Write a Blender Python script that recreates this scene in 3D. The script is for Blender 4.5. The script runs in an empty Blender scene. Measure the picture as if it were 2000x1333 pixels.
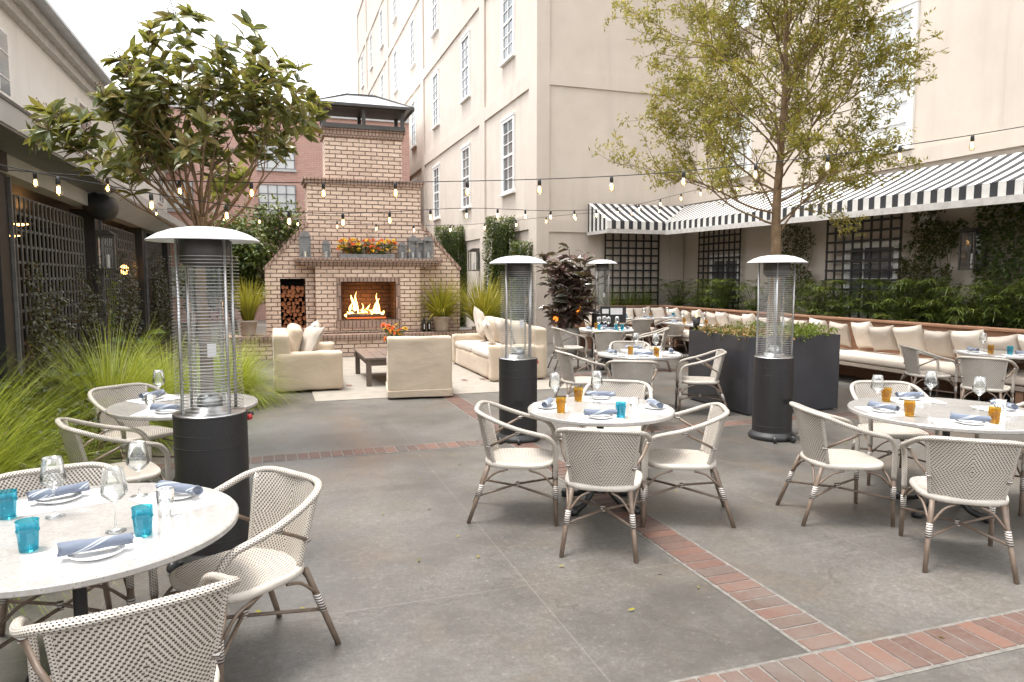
import bpy, math, random
from mathutils import Vector, Matrix, noise
random.seed(7)
R = math.radians; PI = math.pi
sc = bpy.context.scene
COL = sc.collection

# ------------------------------------------------------------------ camera, world, sun, exposure
cam = bpy.data.cameras.new('camera'); cam_o = bpy.data.objects.new('camera', cam); COL.objects.link(cam_o)
cam.sensor_width = 36; cam.lens = 24.93; cam.clip_end = 500; cam.clip_start = 0.05
cam_o.location = (0, 0, 1.75)
cam_o.rotation_euler = (R(90 - 5.03), 0, R(-18.7))
sc.camera = cam_o
SUN_EL, SUN_AZ = 77, -75            # azimuth measured from +Y towards +X
w = bpy.data.worlds.new('World'); sc.world = w; w.use_nodes = True
nt = w.node_tree; bg = nt.nodes['Background']
sky = nt.nodes.new('ShaderNodeTexSky'); sky.sky_type = 'NISHITA'; sky.sun_disc = False
sky.sun_elevation = R(SUN_EL); sky.sun_rotation = R(SUN_AZ); sky.dust_density = 3.0; sky.air_density = 1.0; sky.ozone_density = 0.6
hsv = nt.nodes.new('ShaderNodeHueSaturation'); hsv.inputs['Saturation'].default_value = 0.14; hsv.inputs['Value'].default_value = 1.0
nt.links.new(sky.outputs[0], hsv.inputs['Color']); nt.links.new(hsv.outputs[0], bg.inputs['Color'])
bg.inputs['Strength'].default_value = 0.15
sun = bpy.data.lights.new('sun', 'SUN'); sun_o = bpy.data.objects.new('sun', sun); COL.objects.link(sun_o)
sun.energy = 1.0; sun.angle = R(16); sun.color = (1, 0.96, 0.91)
d = Vector((math.sin(R(SUN_AZ)) * math.cos(R(SUN_EL)), math.cos(R(SUN_AZ)) * math.cos(R(SUN_EL)), math.sin(R(SUN_EL))))
sun_o.rotation_euler = d.to_track_quat('Z', 'Y').to_euler()
sc.view_settings.view_transform = 'Standard'; sc.view_settings.look = 'None'
sc.view_settings.gamma = 1; sc.view_settings.exposure = 1.92
sc.cycles.max_bounces = 8; sc.cycles.transparent_max_bounces = 24
sc.cycles.caustics_reflective = False; sc.cycles.caustics_refractive = False

# ------------------------------------------------------------------ mesh helpers
class MB:
    def __init__(s): s.v = []; s.f = []; s.uv = []; s.col = []; s.c = None
    def quad(s, idx, uvs=None):
        s.f.append(tuple(idx)); s.uv.extend(uvs if uvs else [(0, 0)] * len(idx)); s.col.append(s.c)
    def box(s, x0, x1, y0, y1, z0, z1, rot=0, about=None):
        b = len(s.v)
        P = [(x0, y0, z0), (x1, y0, z0), (x1, y1, z0), (x0, y1, z0), (x0, y0, z1), (x1, y0, z1), (x1, y1, z1), (x0, y1, z1)]
        if rot:
            ax, ay = about if about else ((x0 + x1) / 2, (y0 + y1) / 2); cc, ss = math.cos(rot), math.sin(rot)
            P = [(ax + (p[0] - ax) * cc - (p[1] - ay) * ss, ay + (p[0] - ax) * ss + (p[1] - ay) * cc, p[2]) for p in P]
        s.v += P
        O = [(x0, y0, z0), (x1, y0, z0), (x1, y1, z0), (x0, y1, z0), (x0, y0, z1), (x1, y0, z1), (x1, y1, z1), (x0, y1, z1)]
        for fc, a, c in (((0, 3, 2, 1), 0, 1), ((4, 5, 6, 7), 0, 1), ((0, 1, 5, 4), 0, 2), ((2, 3, 7, 6), 0, 2), ((1, 2, 6, 5), 1, 2), ((3, 0, 4, 7), 1, 2)):
            s.quad([b + i for i in fc], [(O[i][a], O[i][c]) for i in fc])
        return s
    def bar(s, p, q, w, h=None):
        """rectangular bar from p to q"""
        p = Vector(p); q = Vector(q); h = h or w; d = (q - p).normalized()
        a = d.cross(Vector((0, 0, 1))); a = a.normalized() if a.length > 1e-4 else Vector((1, 0, 0))
        e = a.cross(d).normalized(); b = len(s.v)
        for o in (p, q):
            for i, j in ((-1, -1), (1, -1), (1, 1), (-1, 1)): s.v.append(tuple(o + a * (i * w / 2) + e * (j * h / 2)))
        L = (q - p).length
        for i in range(4):
            j = (i + 1) % 4; s.quad((b + i, b + j, b + 4 + j, b + 4 + i), [(0, i * w), (0, i * w + w), (L, i * w + w), (L, i * w)])
        s.quad((b + 3, b + 2, b + 1, b)); s.quad((b + 4, b + 5, b + 6, b + 7)); return s
    def tube(s, pts, r, n=8, closed=False, caps=True):
        pts = [Vector(p) for p in pts]; m = len(pts); rr = r if isinstance(r, (list, tuple)) else [r] * m
        b = len(s.v); up = None; L = 0
        Ls = []
        for i, p in enumerate(pts):
            if closed: t = pts[(i + 1) % m] - pts[i - 1]
            else: t = pts[min(i + 1, m - 1)] - pts[max(i - 1, 0)]
            t.normalize()
            if up is None:
                up = t.orthogonal().normalized()
                if abs(t.z) < .9: up = (Vector((0, 0, 1)) - t * t.z).normalized()
            else: up = (up - t * up.dot(t)).normalized()
            sd = t.cross(up)
            if i: L += (p - pts[i - 1]).length
            Ls.append(L)
            for k in range(n):
                a = 2 * PI * k / n; s.v.append(tuple(p + (up * math.cos(a) + sd * math.sin(a)) * rr[i]))
        segs = m if closed else m - 1
        for i in range(segs):
            i2 = (i + 1) % m; l0 = Ls[i]; l1 = Ls[i2] if i2 else L + (pts[0] - pts[-1]).length; rad = rr[i] * 2 * PI
            for k in range(n):
                k2 = (k + 1) % n
                s.quad((b + i * n + k, b + i * n + k2, b + i2 * n + k2, b + i2 * n + k),
                       [(l0, rad * k / n), (l0, rad * (k + 1) / n), (l1, rad * (k + 1) / n), (l1, rad * k / n)])
        if caps and not closed:
            s.quad([b + k for k in range(n)][::-1]); s.quad([b + (m - 1) * n + k for k in range(n)])
        return s
    def lathe(s, prof, n=24, c=(0, 0, 0), capt=False, capb=False):
        b = len(s.v)
        for r, z in prof:
            for k in range(n):
                a = 2 * PI * k / n; s.v.append((c[0] + r * math.cos(a), c[1] + r * math.sin(a), c[2] + z))
        for i in range(len(prof) - 1):
            for k in range(n):
                k2 = (k + 1) % n; r = prof[i][0]
                s.quad((b + i * n + k, b + i * n + k2, b + (i + 1) * n + k2, b + (i + 1) * n + k),
                       [(2 * PI * k / n * r, prof[i][1]), (2 * PI * (k + 1) / n * r, prof[i][1]), (2 * PI * (k + 1) / n * r, prof[i + 1][1]), (2 * PI * k / n * r, prof[i + 1][1])])
        if capb: s.quad([b + k for k in range(n)][::-1], [(s.v[b + k][0], s.v[b + k][1]) for k in range(n)][::-1])
        if capt: q = b + (len(prof) - 1) * n; s.quad([q + k for k in range(n)], [(s.v[q + k][0], s.v[q + k][1]) for k in range(n)])
        return s
    def prism(s, poly, y0, y1):
        """polygon in (x,z), extruded along y"""
        b = len(s.v); n = len(poly)
        for y in (y0, y1):
            for x, z in poly: s.v.append((x, y, z))
        s.quad([b + i for i in range(n)], [poly[i] for i in range(n)]); s.quad([b + n + i for i in range(n)][::-1], [poly[i] for i in range(n)][::-1])
        L = 0
        for i in range(n):
            j = (i + 1) % n; l = math.hypot(poly[j][0] - poly[i][0], poly[j][1] - poly[i][1])
            s.quad((b + j, b + i, b + n + i, b + n + j), [(y0, L + l), (y0, L), (y1, L), (y1, L + l)]); L += l
        return s
    def rbox(s, c, size, r, n=8, wob=0, seed=0, puff=0):
        """rounded soft box; wob gives uneven cloth, puff swells it"""
        hx, hy, hz = [q / 2 for q in size]; b = {}
        def vert(p):
            key = tuple(round(q, 5) for q in p)
            if key in b: return b[key]
            q = Vector((p[0] * hx, p[1] * hy, p[2] * hz)); inn = Vector((max(-hx + r, min(hx - r, q.x)), max(-hy + r, min(hy - r, q.y)), max(-hz + r, min(hz - r, q.z))))
            dd = q - inn
            if dd.length > 1e-9: q = inn + dd.normalized() * r
            if puff: 
                k = (1 - p[0] ** 2) * (1 - p[1] ** 2) if size[2] == min(size) else (1 - p[0] ** 2) * (1 - p[2] ** 2) if size[1] == min(size) else (1 - p[1] ** 2) * (1 - p[2] ** 2)
                ax = size.index(min(size)); q[ax] *= 1 + puff * k
            if wob:
                t = (q + Vector((seed, seed * 1.7, seed * .3))); q += Vector((noise.noise(t * 4), noise.noise(t * 4 + Vector((9, 0, 0))), noise.noise(t * 4 + Vector((0, 9, 0))))) * wob
            b[key] = len(s.v); s.v.append((c[0] + q.x, c[1] + q.y, c[2] + q.z)); return b[key]
        g = [-1 + 2 * i / n for i in range(n + 1)]
        g = [math.copysign(abs(t) ** .7, t) for t in g]
        for ax in range(3):
            for sg in (-1, 1):
                for i in range(n):
                    for j in range(n):
                        def P(a, e):
                            l = [a, e]; l.insert(ax, sg); return tuple(l)
                        q = [vert(P(g[i], g[j])), vert(P(g[i + 1], g[j])), vert(P(g[i + 1], g[j + 1])), vert(P(g[i], g[j + 1]))]
                        if (sg < 0) != (ax == 1): q = q[::-1]
                        S = (size[0], size[1], size[2])
                        s.quad(q, [(s.v[k][(ax + 1) % 3], s.v[k][(ax + 2) % 3]) for k in q])
        return s
    def leaf(s, p, d, up, L, W, fold=.15, droop=.2):
        """six-vertex folded leaf"""
        up = up + rv() * .55; sd = d.cross(up)
        if sd.length < 1e-4: sd = d.orthogonal()
        sd.normalize(); nn = sd.cross(d); b = len(s.v)
        m = p + d * (L * .5) ; e = p + d * L - nn * (L * droop)
        s.v += [tuple(p), tuple(p + d * (L * .33) + sd * W * .5 + nn * fold * W), tuple(p + d * (L * .72) + sd * W * .42 + nn * (fold * W - L * droop * .4)), tuple(e),
                tuple(p + d * (L * .72) - sd * W * .42 + nn * (fold * W - L * droop * .4)), tuple(p + d * (L * .33) - sd * W * .5 + nn * fold * W), tuple(m - nn * L * droop * .15)]
        s.quad((b, b + 1, b + 2, b + 6)); s.quad((b + 6, b + 2, b + 3)); s.quad((b, b + 6, b + 4, b + 5)); s.quad((b + 6, b + 3, b + 4)); return s
    def sliver(s, p, d, L, W):
        sd = d.orthogonal().normalized(); sd = Matrix.Rotation(random.uniform(0, PI), 3, d) @ sd; b = len(s.v)
        s.v += [tuple(p), tuple(p + d * L * .5 + sd * W * .5), tuple(p + d * L), tuple(p + d * L * .5 - sd * W * .5)]
        s.quad((b, b + 1, b + 2, b + 3)); return s
    def blade(s, p, d0, L, W, bend=1.0, seg=6):
        """arching grass blade"""
        b = len(s.v); az = math.atan2(d0.y, d0.x); el = math.asin(max(-1, min(1, d0.z))); q = Vector(p); sd = Vector((-math.sin(az), math.cos(az), 0))
        for i in range(seg + 1):
            t = i / seg; ww = W * (1 - t ** 1.6) * .5 + .0006
            s.v.append(tuple(q + sd * ww)); s.v.append(tuple(q - sd * ww))
            e = el - bend * t * 2.2; q = q + Vector((math.cos(az) * math.cos(e), math.sin(az) * math.cos(e), math.sin(e))) * (L / seg)
        for i in range(seg): s.quad((b + 2 * i, b + 2 * i + 1, b + 2 * i + 3, b + 2 * i + 2), [(0, i / seg), (1, i / seg), (1, (i + 1) / seg), (0, (i + 1) / seg)])
        return s
    def build(s, name, mat, parent=None, smooth=False, bev=0, loc=None, seg=2):
        me = bpy.data.meshes.new(name); me.from_pydata(s.v, [], s.f)
        ul = me.uv_layers.new(name='UVMap'); fl = [c for uv in s.uv for c in uv]
        if len(fl) == len(ul.data) * 2: ul.data.foreach_set('uv', fl)
        if any(c is not None for c in s.col):
            ca = me.color_attributes.new('tint', 'FLOAT_COLOR', 'CORNER'); dat = []
            for f, c in zip(s.f, s.col):
                c = c or (1, 1, 1, 1)
                for _ in f: dat.extend(c)
            ca.data.foreach_set('color', dat)
        if smooth: me.polygons.foreach_set('use_smooth', [True] * len(me.polygons))
        me.materials.append(mat); me.update()
        o = bpy.data.objects.new(name, me); COL.objects.link(o)
        if parent: o.parent = parent
        if loc: o.location = loc
        if bev:
            m = o.modifiers.new('bevel', 'BEVEL'); m.width = bev; m.segments = seg; m.limit_method = 'ANGLE'; m.angle_limit = R(40); m.harden_normals = False
        return o

def thing(name, label, cat, loc=(0, 0, 0), rz=0, group=None):
    o = bpy.data.objects.new(name, None); COL.objects.link(o); o.location = loc; o.rotation_euler = (0, 0, rz)
    o.empty_display_size = .1; o['label'] = label; o['category'] = cat
    if group: o['group'] = group
    return o
def tag(o, label, cat, group=None):
    o['label'] = label; o['category'] = cat
    if group: o['group'] = group
    return o
def struct(o, kind='structure', label=None):
    o['kind'] = kind
    if label: o['label'] = label
    return o
def dup(o, parent=None):
    c = o.copy(); COL.objects.link(c); c.parent = parent
    for ch in list(o.children): dup(ch, c)
    return c
def place(src, used, loc, rz, label, group=None):
    o = src if not used else dup(src)
    o.location = loc; o.rotation_euler = (0, 0, rz); o['label'] = label
    if group: o['group'] = group
    return o
def cr(pts, n=6):
    """catmull-rom through points"""
    P = [Vector(p) for p in pts]; P = [P[0] * 2 - P[1]] + P + [P[-1] * 2 - P[-2]]; out = []
    for i in range(1, len(P) - 2):
        a, b, c, e = P[i - 1:i + 3]
        for k in range(n):
            t = k / n; out.append(.5 * ((2 * b) + (c - a) * t + (2 * a - 5 * b + 4 * c - e) * t * t + (3 * b - a - 3 * c + e) * t ** 3))
    out.append(P[-2]); return out
def rv(): 
    while 1:
        v = Vector((random.uniform(-1, 1), random.uniform(-1, 1), random.uniform(-1, 1)))
        if .05 < v.length < 1: return v.normalized()

# ------------------------------------------------------------------ materials
class NT:
    def __init__(s, m): s.t = m.node_tree; s.N = s.t.nodes; s.L = s.t.links
    def n(s, typ, **k):
        nd = s.N.new(typ)
        for a, b in k.items(): setattr(nd, a, b)
        return nd
    def put(s, sock, val):
        if isinstance(val, bpy.types.NodeSocket): s.L.new(val, sock)
        else: sock.default_value = val
    def m(s, op, a, b=None, c=None):
        nd = s.n('ShaderNodeMath', operation=op); s.put(nd.inputs[0], a)
        if b is not None: s.put(nd.inputs[1], b)
        if c is not None: s.put(nd.inputs[2], c)
        return nd.outputs[0]
    def mix(s, f, a, b, blend='MIX'):
        nd = s.n('ShaderNodeMix', data_type='RGBA', blend_type=blend); s.put(nd.inputs['Factor'], f)
        s.put(nd.inputs[6], a if isinstance(a, bpy.types.NodeSocket) else tuple(a[:3]) + (1,)); s.put(nd.inputs[7], b if isinstance(b, bpy.types.NodeSocket) else tuple(b[:3]) + (1,)); return nd.outputs[2]
    def ramp(s, f, stops):
        nd = s.n('ShaderNodeValToRGB'); s.put(nd.inputs[0], f); e = nd.color_ramp.elements
        while len(e) < len(stops): e.new(.5)
        for i, (p, c) in enumerate(stops): e[i].position = p; e[i].color = (c, c, c, 1) if isinstance(c, (int, float)) else tuple(c) + (1,)
        return nd.outputs[0]
    def noise(s, scale, detail=3, vec=None, rough=.55, dist=0):
        nd = s.n('ShaderNodeTexNoise'); nd.inputs['Scale'].default_value = scale; nd.inputs['Detail'].default_value = detail; nd.inputs['Roughness'].default_value = rough; nd.inputs['Distortion'].default_value = dist
        if vec is not None: s.L.new(vec, nd.inputs['Vector'])
        return nd.outputs[0]
    def obj(s): return s.n('ShaderNodeTexCoord').outputs['Object']
    def uv(s): return s.n('ShaderNodeTexCoord').outputs['UV']
    def rnd(s): return s.n('ShaderNodeObjectInfo').outputs['Random']
    def geo_rnd(s): return s.n('ShaderNodeNewGeometry').outputs['Random Per Island']
    def bump(s, h, strength=.3, dist=.01):
        nd = s.n('ShaderNodeBump'); nd.inputs['Strength'].default_value = strength; nd.inputs['Distance'].default_value = dist; s.L.new(h, nd.inputs['Height']); return nd.outputs[0]
def mat(name, col=(.5, .5, .5), rough=.5, metal=0, fn=None, spec=.5):
    m = bpy.data.materials.new(name); m.use_nodes = True; t = NT(m); b = t.N['Principled BSDF']
    b.inputs['Base Color'].default_value = tuple(col) + (1,); b.inputs['Roughness'].default_value = rough; b.inputs['Metallic'].default_value = metal
    b.inputs['Specular IOR Level'].default_value = spec
    if fn: fn(t, b)
    return m
def mottled(c1, c2, scale=6, rough=.6, metal=0, bump=.15, bd=.004, detail=5, spec=.5, bscale=None):
    def f(t, b):
        o = t.obj(); n = t.noise(scale, detail, o); t.L.new(t.mix(t.ramp(n, [(.3, 0), (.7, 1)]), c1, c2), b.inputs['Base Color'])
        if bump: t.L.new(t.bump(t.noise((bscale or scale * 6), 4, o), bump, bd), b.inputs['Normal'])
    return f

def f_concrete(t, b):
    o = t.obj(); n1 = t.noise(.55, 5, o, .6); n2 = t.noise(3.2, 6, o, .65); n3 = t.noise(60, 3, o, .7); n4 = t.noise(1.3, 4, o, .6, .6)
    c = t.mix(t.ramp(n1, [(.38, 0), (.62, 1)]), (.075, .069, .061), (.18, .168, .148))
    c = t.mix(t.m('MULTIPLY', t.ramp(n4, [(.5, 0), (.68, 1)]), .75), c, (.165, .125, .085))
    c = t.mix(t.m('MULTIPLY', t.ramp(n2, [(.45, 0), (.8, 1)]), .4), c, (.26, .245, .22))
    c = t.mix(t.ramp(n3, [(.35, .55), (.7, 0)]), c, (.06, .058, .055))
    vo = t.n('ShaderNodeTexVoronoi'); vo.inputs['Scale'].default_value = 42; t.L.new(o, vo.inputs['Vector'])
    c = t.mix(t.m('MULTIPLY', t.m('LESS_THAN', vo.outputs['Distance'], .1), .2), c, (.3, .29, .27))
    # every poured slab has its own tone
    sx = t.n('ShaderNodeSeparateXYZ'); t.L.new(o, sx.inputs[0])
    cb = t.n('ShaderNodeCombineXYZ'); t.L.new(t.m('FLOOR', t.m('DIVIDE', t.m('SUBTRACT', sx.outputs[0], 2.48), 2.26)), cb.inputs[0]); t.L.new(t.m('FLOOR', t.m('DIVIDE', t.m('SUBTRACT', sx.outputs[1], 2.56), 2.26)), cb.inputs[1])
    wn = t.n('ShaderNodeTexWhiteNoise'); wn.noise_dimensions = '2D'; t.L.new(cb.outputs[0], wn.inputs['Vector'])
    c = t.mix(t.m('MULTIPLY', wn.outputs['Value'], .16), c, (.085, .078, .072))
    # drips, scuffs and hairline cracks
    vc = t.n('ShaderNodeTexVoronoi', feature='DISTANCE_TO_EDGE'); vc.inputs['Scale'].default_value = .45; dn = t.n('ShaderNodeTexNoise'); dn.inputs['Scale'].default_value = 3.0; dn.inputs['Detail'].default_value = 6; t.L.new(o, dn.inputs['Vector'])
    dv = t.n('ShaderNodeVectorMath', operation='MULTIPLY_ADD'); t.L.new(dn.outputs['Color'], dv.inputs[0]); dv.inputs[1].default_value = (.7, .7, .7); t.L.new(o, dv.inputs[2]); t.L.new(dv.outputs[0], vc.inputs['Vector'])
    c = t.mix(t.m('MULTIPLY', t.m('LESS_THAN', vc.outputs['Distance'], .0028), .45), c, (.05, .047, .043))
    n7 = t.noise(24, 4, o, .8); c = t.mix(t.ramp(n7, [(.36, .45), (.6, 0)]), c, (.055, .05, .045)); c = t.mix(t.ramp(n7, [(.6, 0), (.8, .5)]), c, (.33, .31, .28))
    n6 = t.noise(9, 6, o, .75); c = t.mix(t.m('MULTIPLY', t.ramp(n6, [(.5, 0), (.7, 1)]), .55), c, (.075, .065, .055))
    def joint(v, per, off):
        k = t.m('ABSOLUTE', t.m('SUBTRACT', t.m('FRACT', t.m('DIVIDE', t.m('ADD', v, 100 * per - off), per)), .5)); return t.m('GREATER_THAN', k, .5 - .004 / per)
    j = t.m('MAXIMUM', joint(sx.outputs[0], 2.26, 2.48 - 1.13), joint(sx.outputs[1], 2.26, 2.56 - 1.13))
    c = t.mix(t.m('MULTIPLY', j, .16), c, (.3, .28, .25))
    t.L.new(c, b.inputs['Base Color'])
    t.L.new(t.ramp(n1, [(.3, .3), (.75, .6)]), b.inputs['Roughness'])
    h = t.m('ADD', t.m('MULTIPLY', n3, .4), t.m('MULTIPLY', n2, .5)); t.L.new(t.bump(h, .35, .004), b.inputs['Normal'])
M = {}
M['concrete'] = mat('concrete', fn=f_concrete)
def f_paver(t, b):
    r = t.geo_rnd(); o = t.obj(); n = t.noise(35, 5, o, .7); n2 = t.noise(2.2, 3, o)
    c = t.ramp(r, [(0, (.07, .042, .032)), (.3, (.12, .056, .04)), (.6, (.09, .053, .041)), (.8, (.145, .07, .048)), (1, (.07, .057, .049))])
    c = t.mix(t.m('MULTIPLY', t.ramp(n, [(.4, 0), (.75, 1)]), .5), c, (.13, .10, .08)); c = t.mix(t.m('MULTIPLY', t.ramp(n2, [(.5, 0), (.75, 1)]), .5), c, (.13, .115, .1))
    t.L.new(c, b.inputs['Base Color']); b.inputs['Roughness'].default_value = .7; t.L.new(t.bump(n, .5, .004), b.inputs['Normal'])
M['paver'] = mat('brick_paver', fn=f_paver)
M['mortar'] = mat('mortar', fn=mottled((.10, .095, .085), (.2, .185, .165), 20, bump=.3))
def brickwall(c1, c2, mort, bw=.27, bh=.094, ms=.013, bumpd=.012, dirt=(.2, .14, .1), dfac=.55):
    def f(t, b):
        u = t.uv(); br = t.n('ShaderNodeTexBrick'); br.offset = .5
        # rough edges: jitter the lookup a little
        nz = t.n('ShaderNodeTexNoise'); nz.inputs['Scale'].default_value = 22; nz.inputs['Detail'].default_value = 3; t.L.new(u, nz.inputs['Vector'])
        vm = t.n('ShaderNodeVectorMath', operation='SCALE'); t.L.new(nz.outputs['Color'], vm.inputs[0]); vm.inputs['Scale'].default_value = .024
        va = t.n('ShaderNodeVectorMath', operation='ADD'); t.L.new(u, va.inputs[0]); t.L.new(vm.outputs[0], va.inputs[1]); t.L.new(va.outputs[0], br.inputs['Vector'])
        for k, v in (('Scale', 1), ('Brick Width', bw), ('Row Height', bh), ('Mortar Size', ms), ('Mortar Smooth', .35), ('Bias', -.1)): br.inputs[k].default_value = v
        br.inputs['Color1'].default_value = c1 + (1,); br.inputs['Color2'].default_value = c2 + (1,); br.inputs['Mortar'].default_value = mort + (1,)
        n = t.noise(26, 5, u, .7); n2 = t.noise(2.5, 4, u)
        c = t.mix(t.m('MULTIPLY', t.ramp(n, [(.48, 0), (.7, 1)]), dfac), br.outputs['Color'], dirt)
        c = t.mix(t.m('MULTIPLY', t.ramp(n2, [(.5, 0), (.72, 1)]), .35), c, dirt)
        t.L.new(c, b.inputs['Base Color']); b.inputs['Roughness'].default_value = .85
        h = t.m('SUBTRACT', t.m('MULTIPLY', n, .35), br.outputs['Fac']); t.L.new(t.bump(h, .8, bumpd), b.inputs['Normal'])
    return f
M['old_brick'] = mat('old_brick', fn=brickwall((.88, .69, .55), (.72, .53, .41), (.21, .14, .105), dirt=(.33, .23, .17), dfac=.42))
M['old_brick_dark'] = mat('old_brick_dark', fn=brickwall((.44, .31, .24), (.34, .23, .18), (.16, .11, .08), bw=.09, bh=.27))
M['soldier'] = mat('soldier_brick', fn=brickwall((.52, .37, .29), (.42, .28, .22), (.18, .12, .09), bw=.08, bh=.24))
M['red_brick'] = mat('red_brick', fn=brickwall((.56, .31, .25), (.47, .245, .195), (.52, .42, .37), bw=.24, bh=.08, ms=.01, dirt=(.5, .33, .28), dfac=.3))
M['soot'] = mat('soot_brick', fn=brickwall((.06, .03, .022), (.035, .018, .014), (.015, .01, .008), dirt=(.02, .012, .01)))
def stucco(c1, c2, sc_=1.2):
    def f(t, b):
        o = t.obj(); n = t.noise(sc_, 6, o, .6); n3 = t.noise(90, 3, o)
        st = t.n('ShaderNodeMapping'); st.inputs['Scale'].default_value = (1.2, 1.2, .18); t.L.new(o, st.inputs[0]); n2 = t.noise(1.3, 5, st.outputs[0], .6)
        c = t.mix(t.ramp(n, [(.3, 0), (.7, 1)]), c1, c2); c = t.mix(t.m('MULTIPLY', t.ramp(n2, [(.5, 0), (.8, 1)]), .6), c, tuple(q * .8 for q in c1))
        t.L.new(c, b.inputs['Base Color']); b.inputs['Roughness'].default_value = .85; t.L.new(t.bump(n3, .2, .003), b.inputs['Normal'])
    return f
M['stucco'] = mat('cream_stucco', fn=stucco((.545, .475, .405), (.61, .54, .465)))
M['stucco_trim'] = mat('cream_trim', fn=stucco((.545, .475, .405), (.59, .52, .45)))
M['white_wall'] = mat('white_render', fn=stucco((.78, .77, .74), (.84, .83, .80)))
M['white_paint'] = mat('white_paint', fn=mottled((.78, .78, .76), (.84, .83, .8), 4, bump=.05), rough=.45)
M['grey_paint'] = mat('pale_grey_paint', fn=mottled((.42, .42, .42), (.5, .5, .49), 3, bump=.08), rough=.5)
M['black_paint'] = mat('black_paint', fn=mottled((.012, .012, .013), (.022, .021, .021), 5, bump=.12, bd=.002), rough=.5)
M['lattice_grey'] = mat('lattice_grey_paint', fn=mottled((.12, .12, .122), (.19, .19, .188), 8, bump=.1), rough=.45)
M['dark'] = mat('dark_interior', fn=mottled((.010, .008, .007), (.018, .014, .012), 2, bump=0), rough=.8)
M['glasspane'] = mat('window_glass', (.10, .12, .13), .06, fn=mottled((.08, .10, .11), (.2, .2, .19), .8, bump=.04, bd=.002, detail=2), spec=.8)
M['glare_pane'] = mat('pale_window_glass', (.5, .5, .48), .12, fn=mottled((.5, .53, .53), (.66, .66, .64), .6, bump=0))  # glass coloured pale to stand in for bright, blown-out glare on the panes
def f_stripe(t, b):
    sx = t.n('ShaderNodeSeparateXYZ'); t.L.new(t.uv(), sx.inputs[0])
    s = t.m('GREATER_THAN', t.m('FRACT', t.m('DIVIDE', sx.outputs[0], .245)), .5); n = t.noise(6, 4, t.obj()); n2 = t.noise(150, 2, t.obj())
    wc = t.mix(t.ramp(n, [(.3, 0), (.75, 1)]), (.70, .68, .64), (.56, .55, .52)); bc = t.mix(n, (.018, .018, .02), (.04, .04, .045))
    t.L.new(t.mix(s, wc, bc), b.inputs['Base Color']); b.inputs['Roughness'].default_value = .8; t.L.new(t.bump(n2, .15, .002), b.inputs['Normal'])
M['stripe'] = mat('striped_canvas', fn=f_stripe)
M['frame_white'] = mat('weathered_white_frame', fn=mottled((.42, .405, .38), (.56, .54, .51), 9, bump=.2), rough=.7)
def f_wood(c1, c2, rough=.55, sc_=1):
    def f(t, b):
        mp = t.n('ShaderNodeMapping'); mp.inputs['Scale'].default_value = (3 * sc_, 3 * sc_, 40 * sc_); t.L.new(t.obj(), mp.inputs[0])
        n = t.noise(2, 6, mp.outputs[0], .6, .5); n2 = t.noise(3, 3, t.obj()); c = t.mix(t.ramp(n, [(.3, 0), (.7, 1)]), c1, c2); c = t.mix(t.m('MULTIPLY', n2, .4), c, tuple(q * .6 for q in c1))
        t.L.new(c, b.inputs['Base Color']); b.inputs['Roughness'].default_value = rough; t.L.new(t.bump(n, .2, .002), b.inputs['Normal'])
    return f
M['teak'] = mat('teak_wood', fn=f_wood((.25, .125, .07), (.34, .19, .115)))
M['grey_wood'] = mat('weathered_bench_wood', fn=f_wood((.32, .26, .2), (.42, .35, .28), .7))
M['table_wood'] = mat('dark_table_wood', fn=f_wood((.10, .075, .06), (.19, .145, .12), .6))
M['bamboo'] = mat('brown_bamboo_tube', fn=mottled((.13, .09, .064), (.205, .15, .11), 14, bump=.1, bd=.001), rough=.42)
def weave(mode, c1=(.57, .52, .45), c2=(.055, .035, .028)):
    def f(t, b):
        sx = t.n('ShaderNodeSeparateXYZ'); t.L.new(t.uv(), sx.inputs[0]); u, v = sx.outputs[0], sx.outputs[1]
        if mode == 'flat':
            row = t.m('FLOOR', t.m('DIVIDE', v, .0105)); rr = t.m('ABSOLUTE', row)
            ph = t.m('ADD', t.m('DIVIDE', t.m('ABSOLUTE', u), .0165), t.m('MULTIPLY', rr, .36)); fv = t.m('FRACT', t.m('DIVIDE', v, .0105)); fu = t.m('FRACT', ph)
            dark = t.m('MULTIPLY', t.m('LESS_THAN', fu, .48), t.m('GREATER_THAN', fv, .42))
        else:
            row = t.m('FLOOR', t.m('DIVIDE', v, .0085)); ph = t.m('ADD', t.m('DIVIDE', u, .0135), t.m('MULTIPLY', row, .5)); fu = t.m('FRACT', ph); fv = t.m('FRACT', t.m('DIVIDE', v, .0085))
            dark = t.m('MULTIPLY', t.m('LESS_THAN', fu, .36), t.m('GREATER_THAN', fv, .35))
        n = t.noise(7, 3, t.obj()); lc = t.mix(t.ramp(n, [(.35, 0), (.7, 1)]), c1, tuple(q * .86 for q in c1))
        t.L.new(t.mix(dark, lc, c2), b.inputs['Base Color']); b.inputs['Roughness'].default_value = .42
        s1 = t.m('SINE', t.m('MULTIPLY', fu, PI)); s2 = t.m('SINE', t.m('MULTIPLY', fv, PI)); h = t.m('SUBTRACT', t.m('MULTIPLY', s1, s2), t.m('MULTIPLY', dark, .8))
        t.L.new(t.bump(h, .7, .0025), b.inputs['Normal'])
    return f
M['weave'] = mat('woven_resin', fn=weave('flat')); M['weave_tube'] = mat('woven_resin_tube', fn=weave('tube'))
def f_bind(t, b):
    sx = t.n('ShaderNodeSeparateXYZ'); t.L.new(t.obj(), sx.inputs[0]); s = t.m('GREATER_THAN', t.m('FRACT', t.m('DIVIDE', sx.outputs[2], .0135)), .5)
    t.L.new(t.mix(s, (.6, .57, .52), (.08, .05, .038)), b.inputs['Base Color']); b.inputs['Roughness'].default_value = .5
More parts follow.
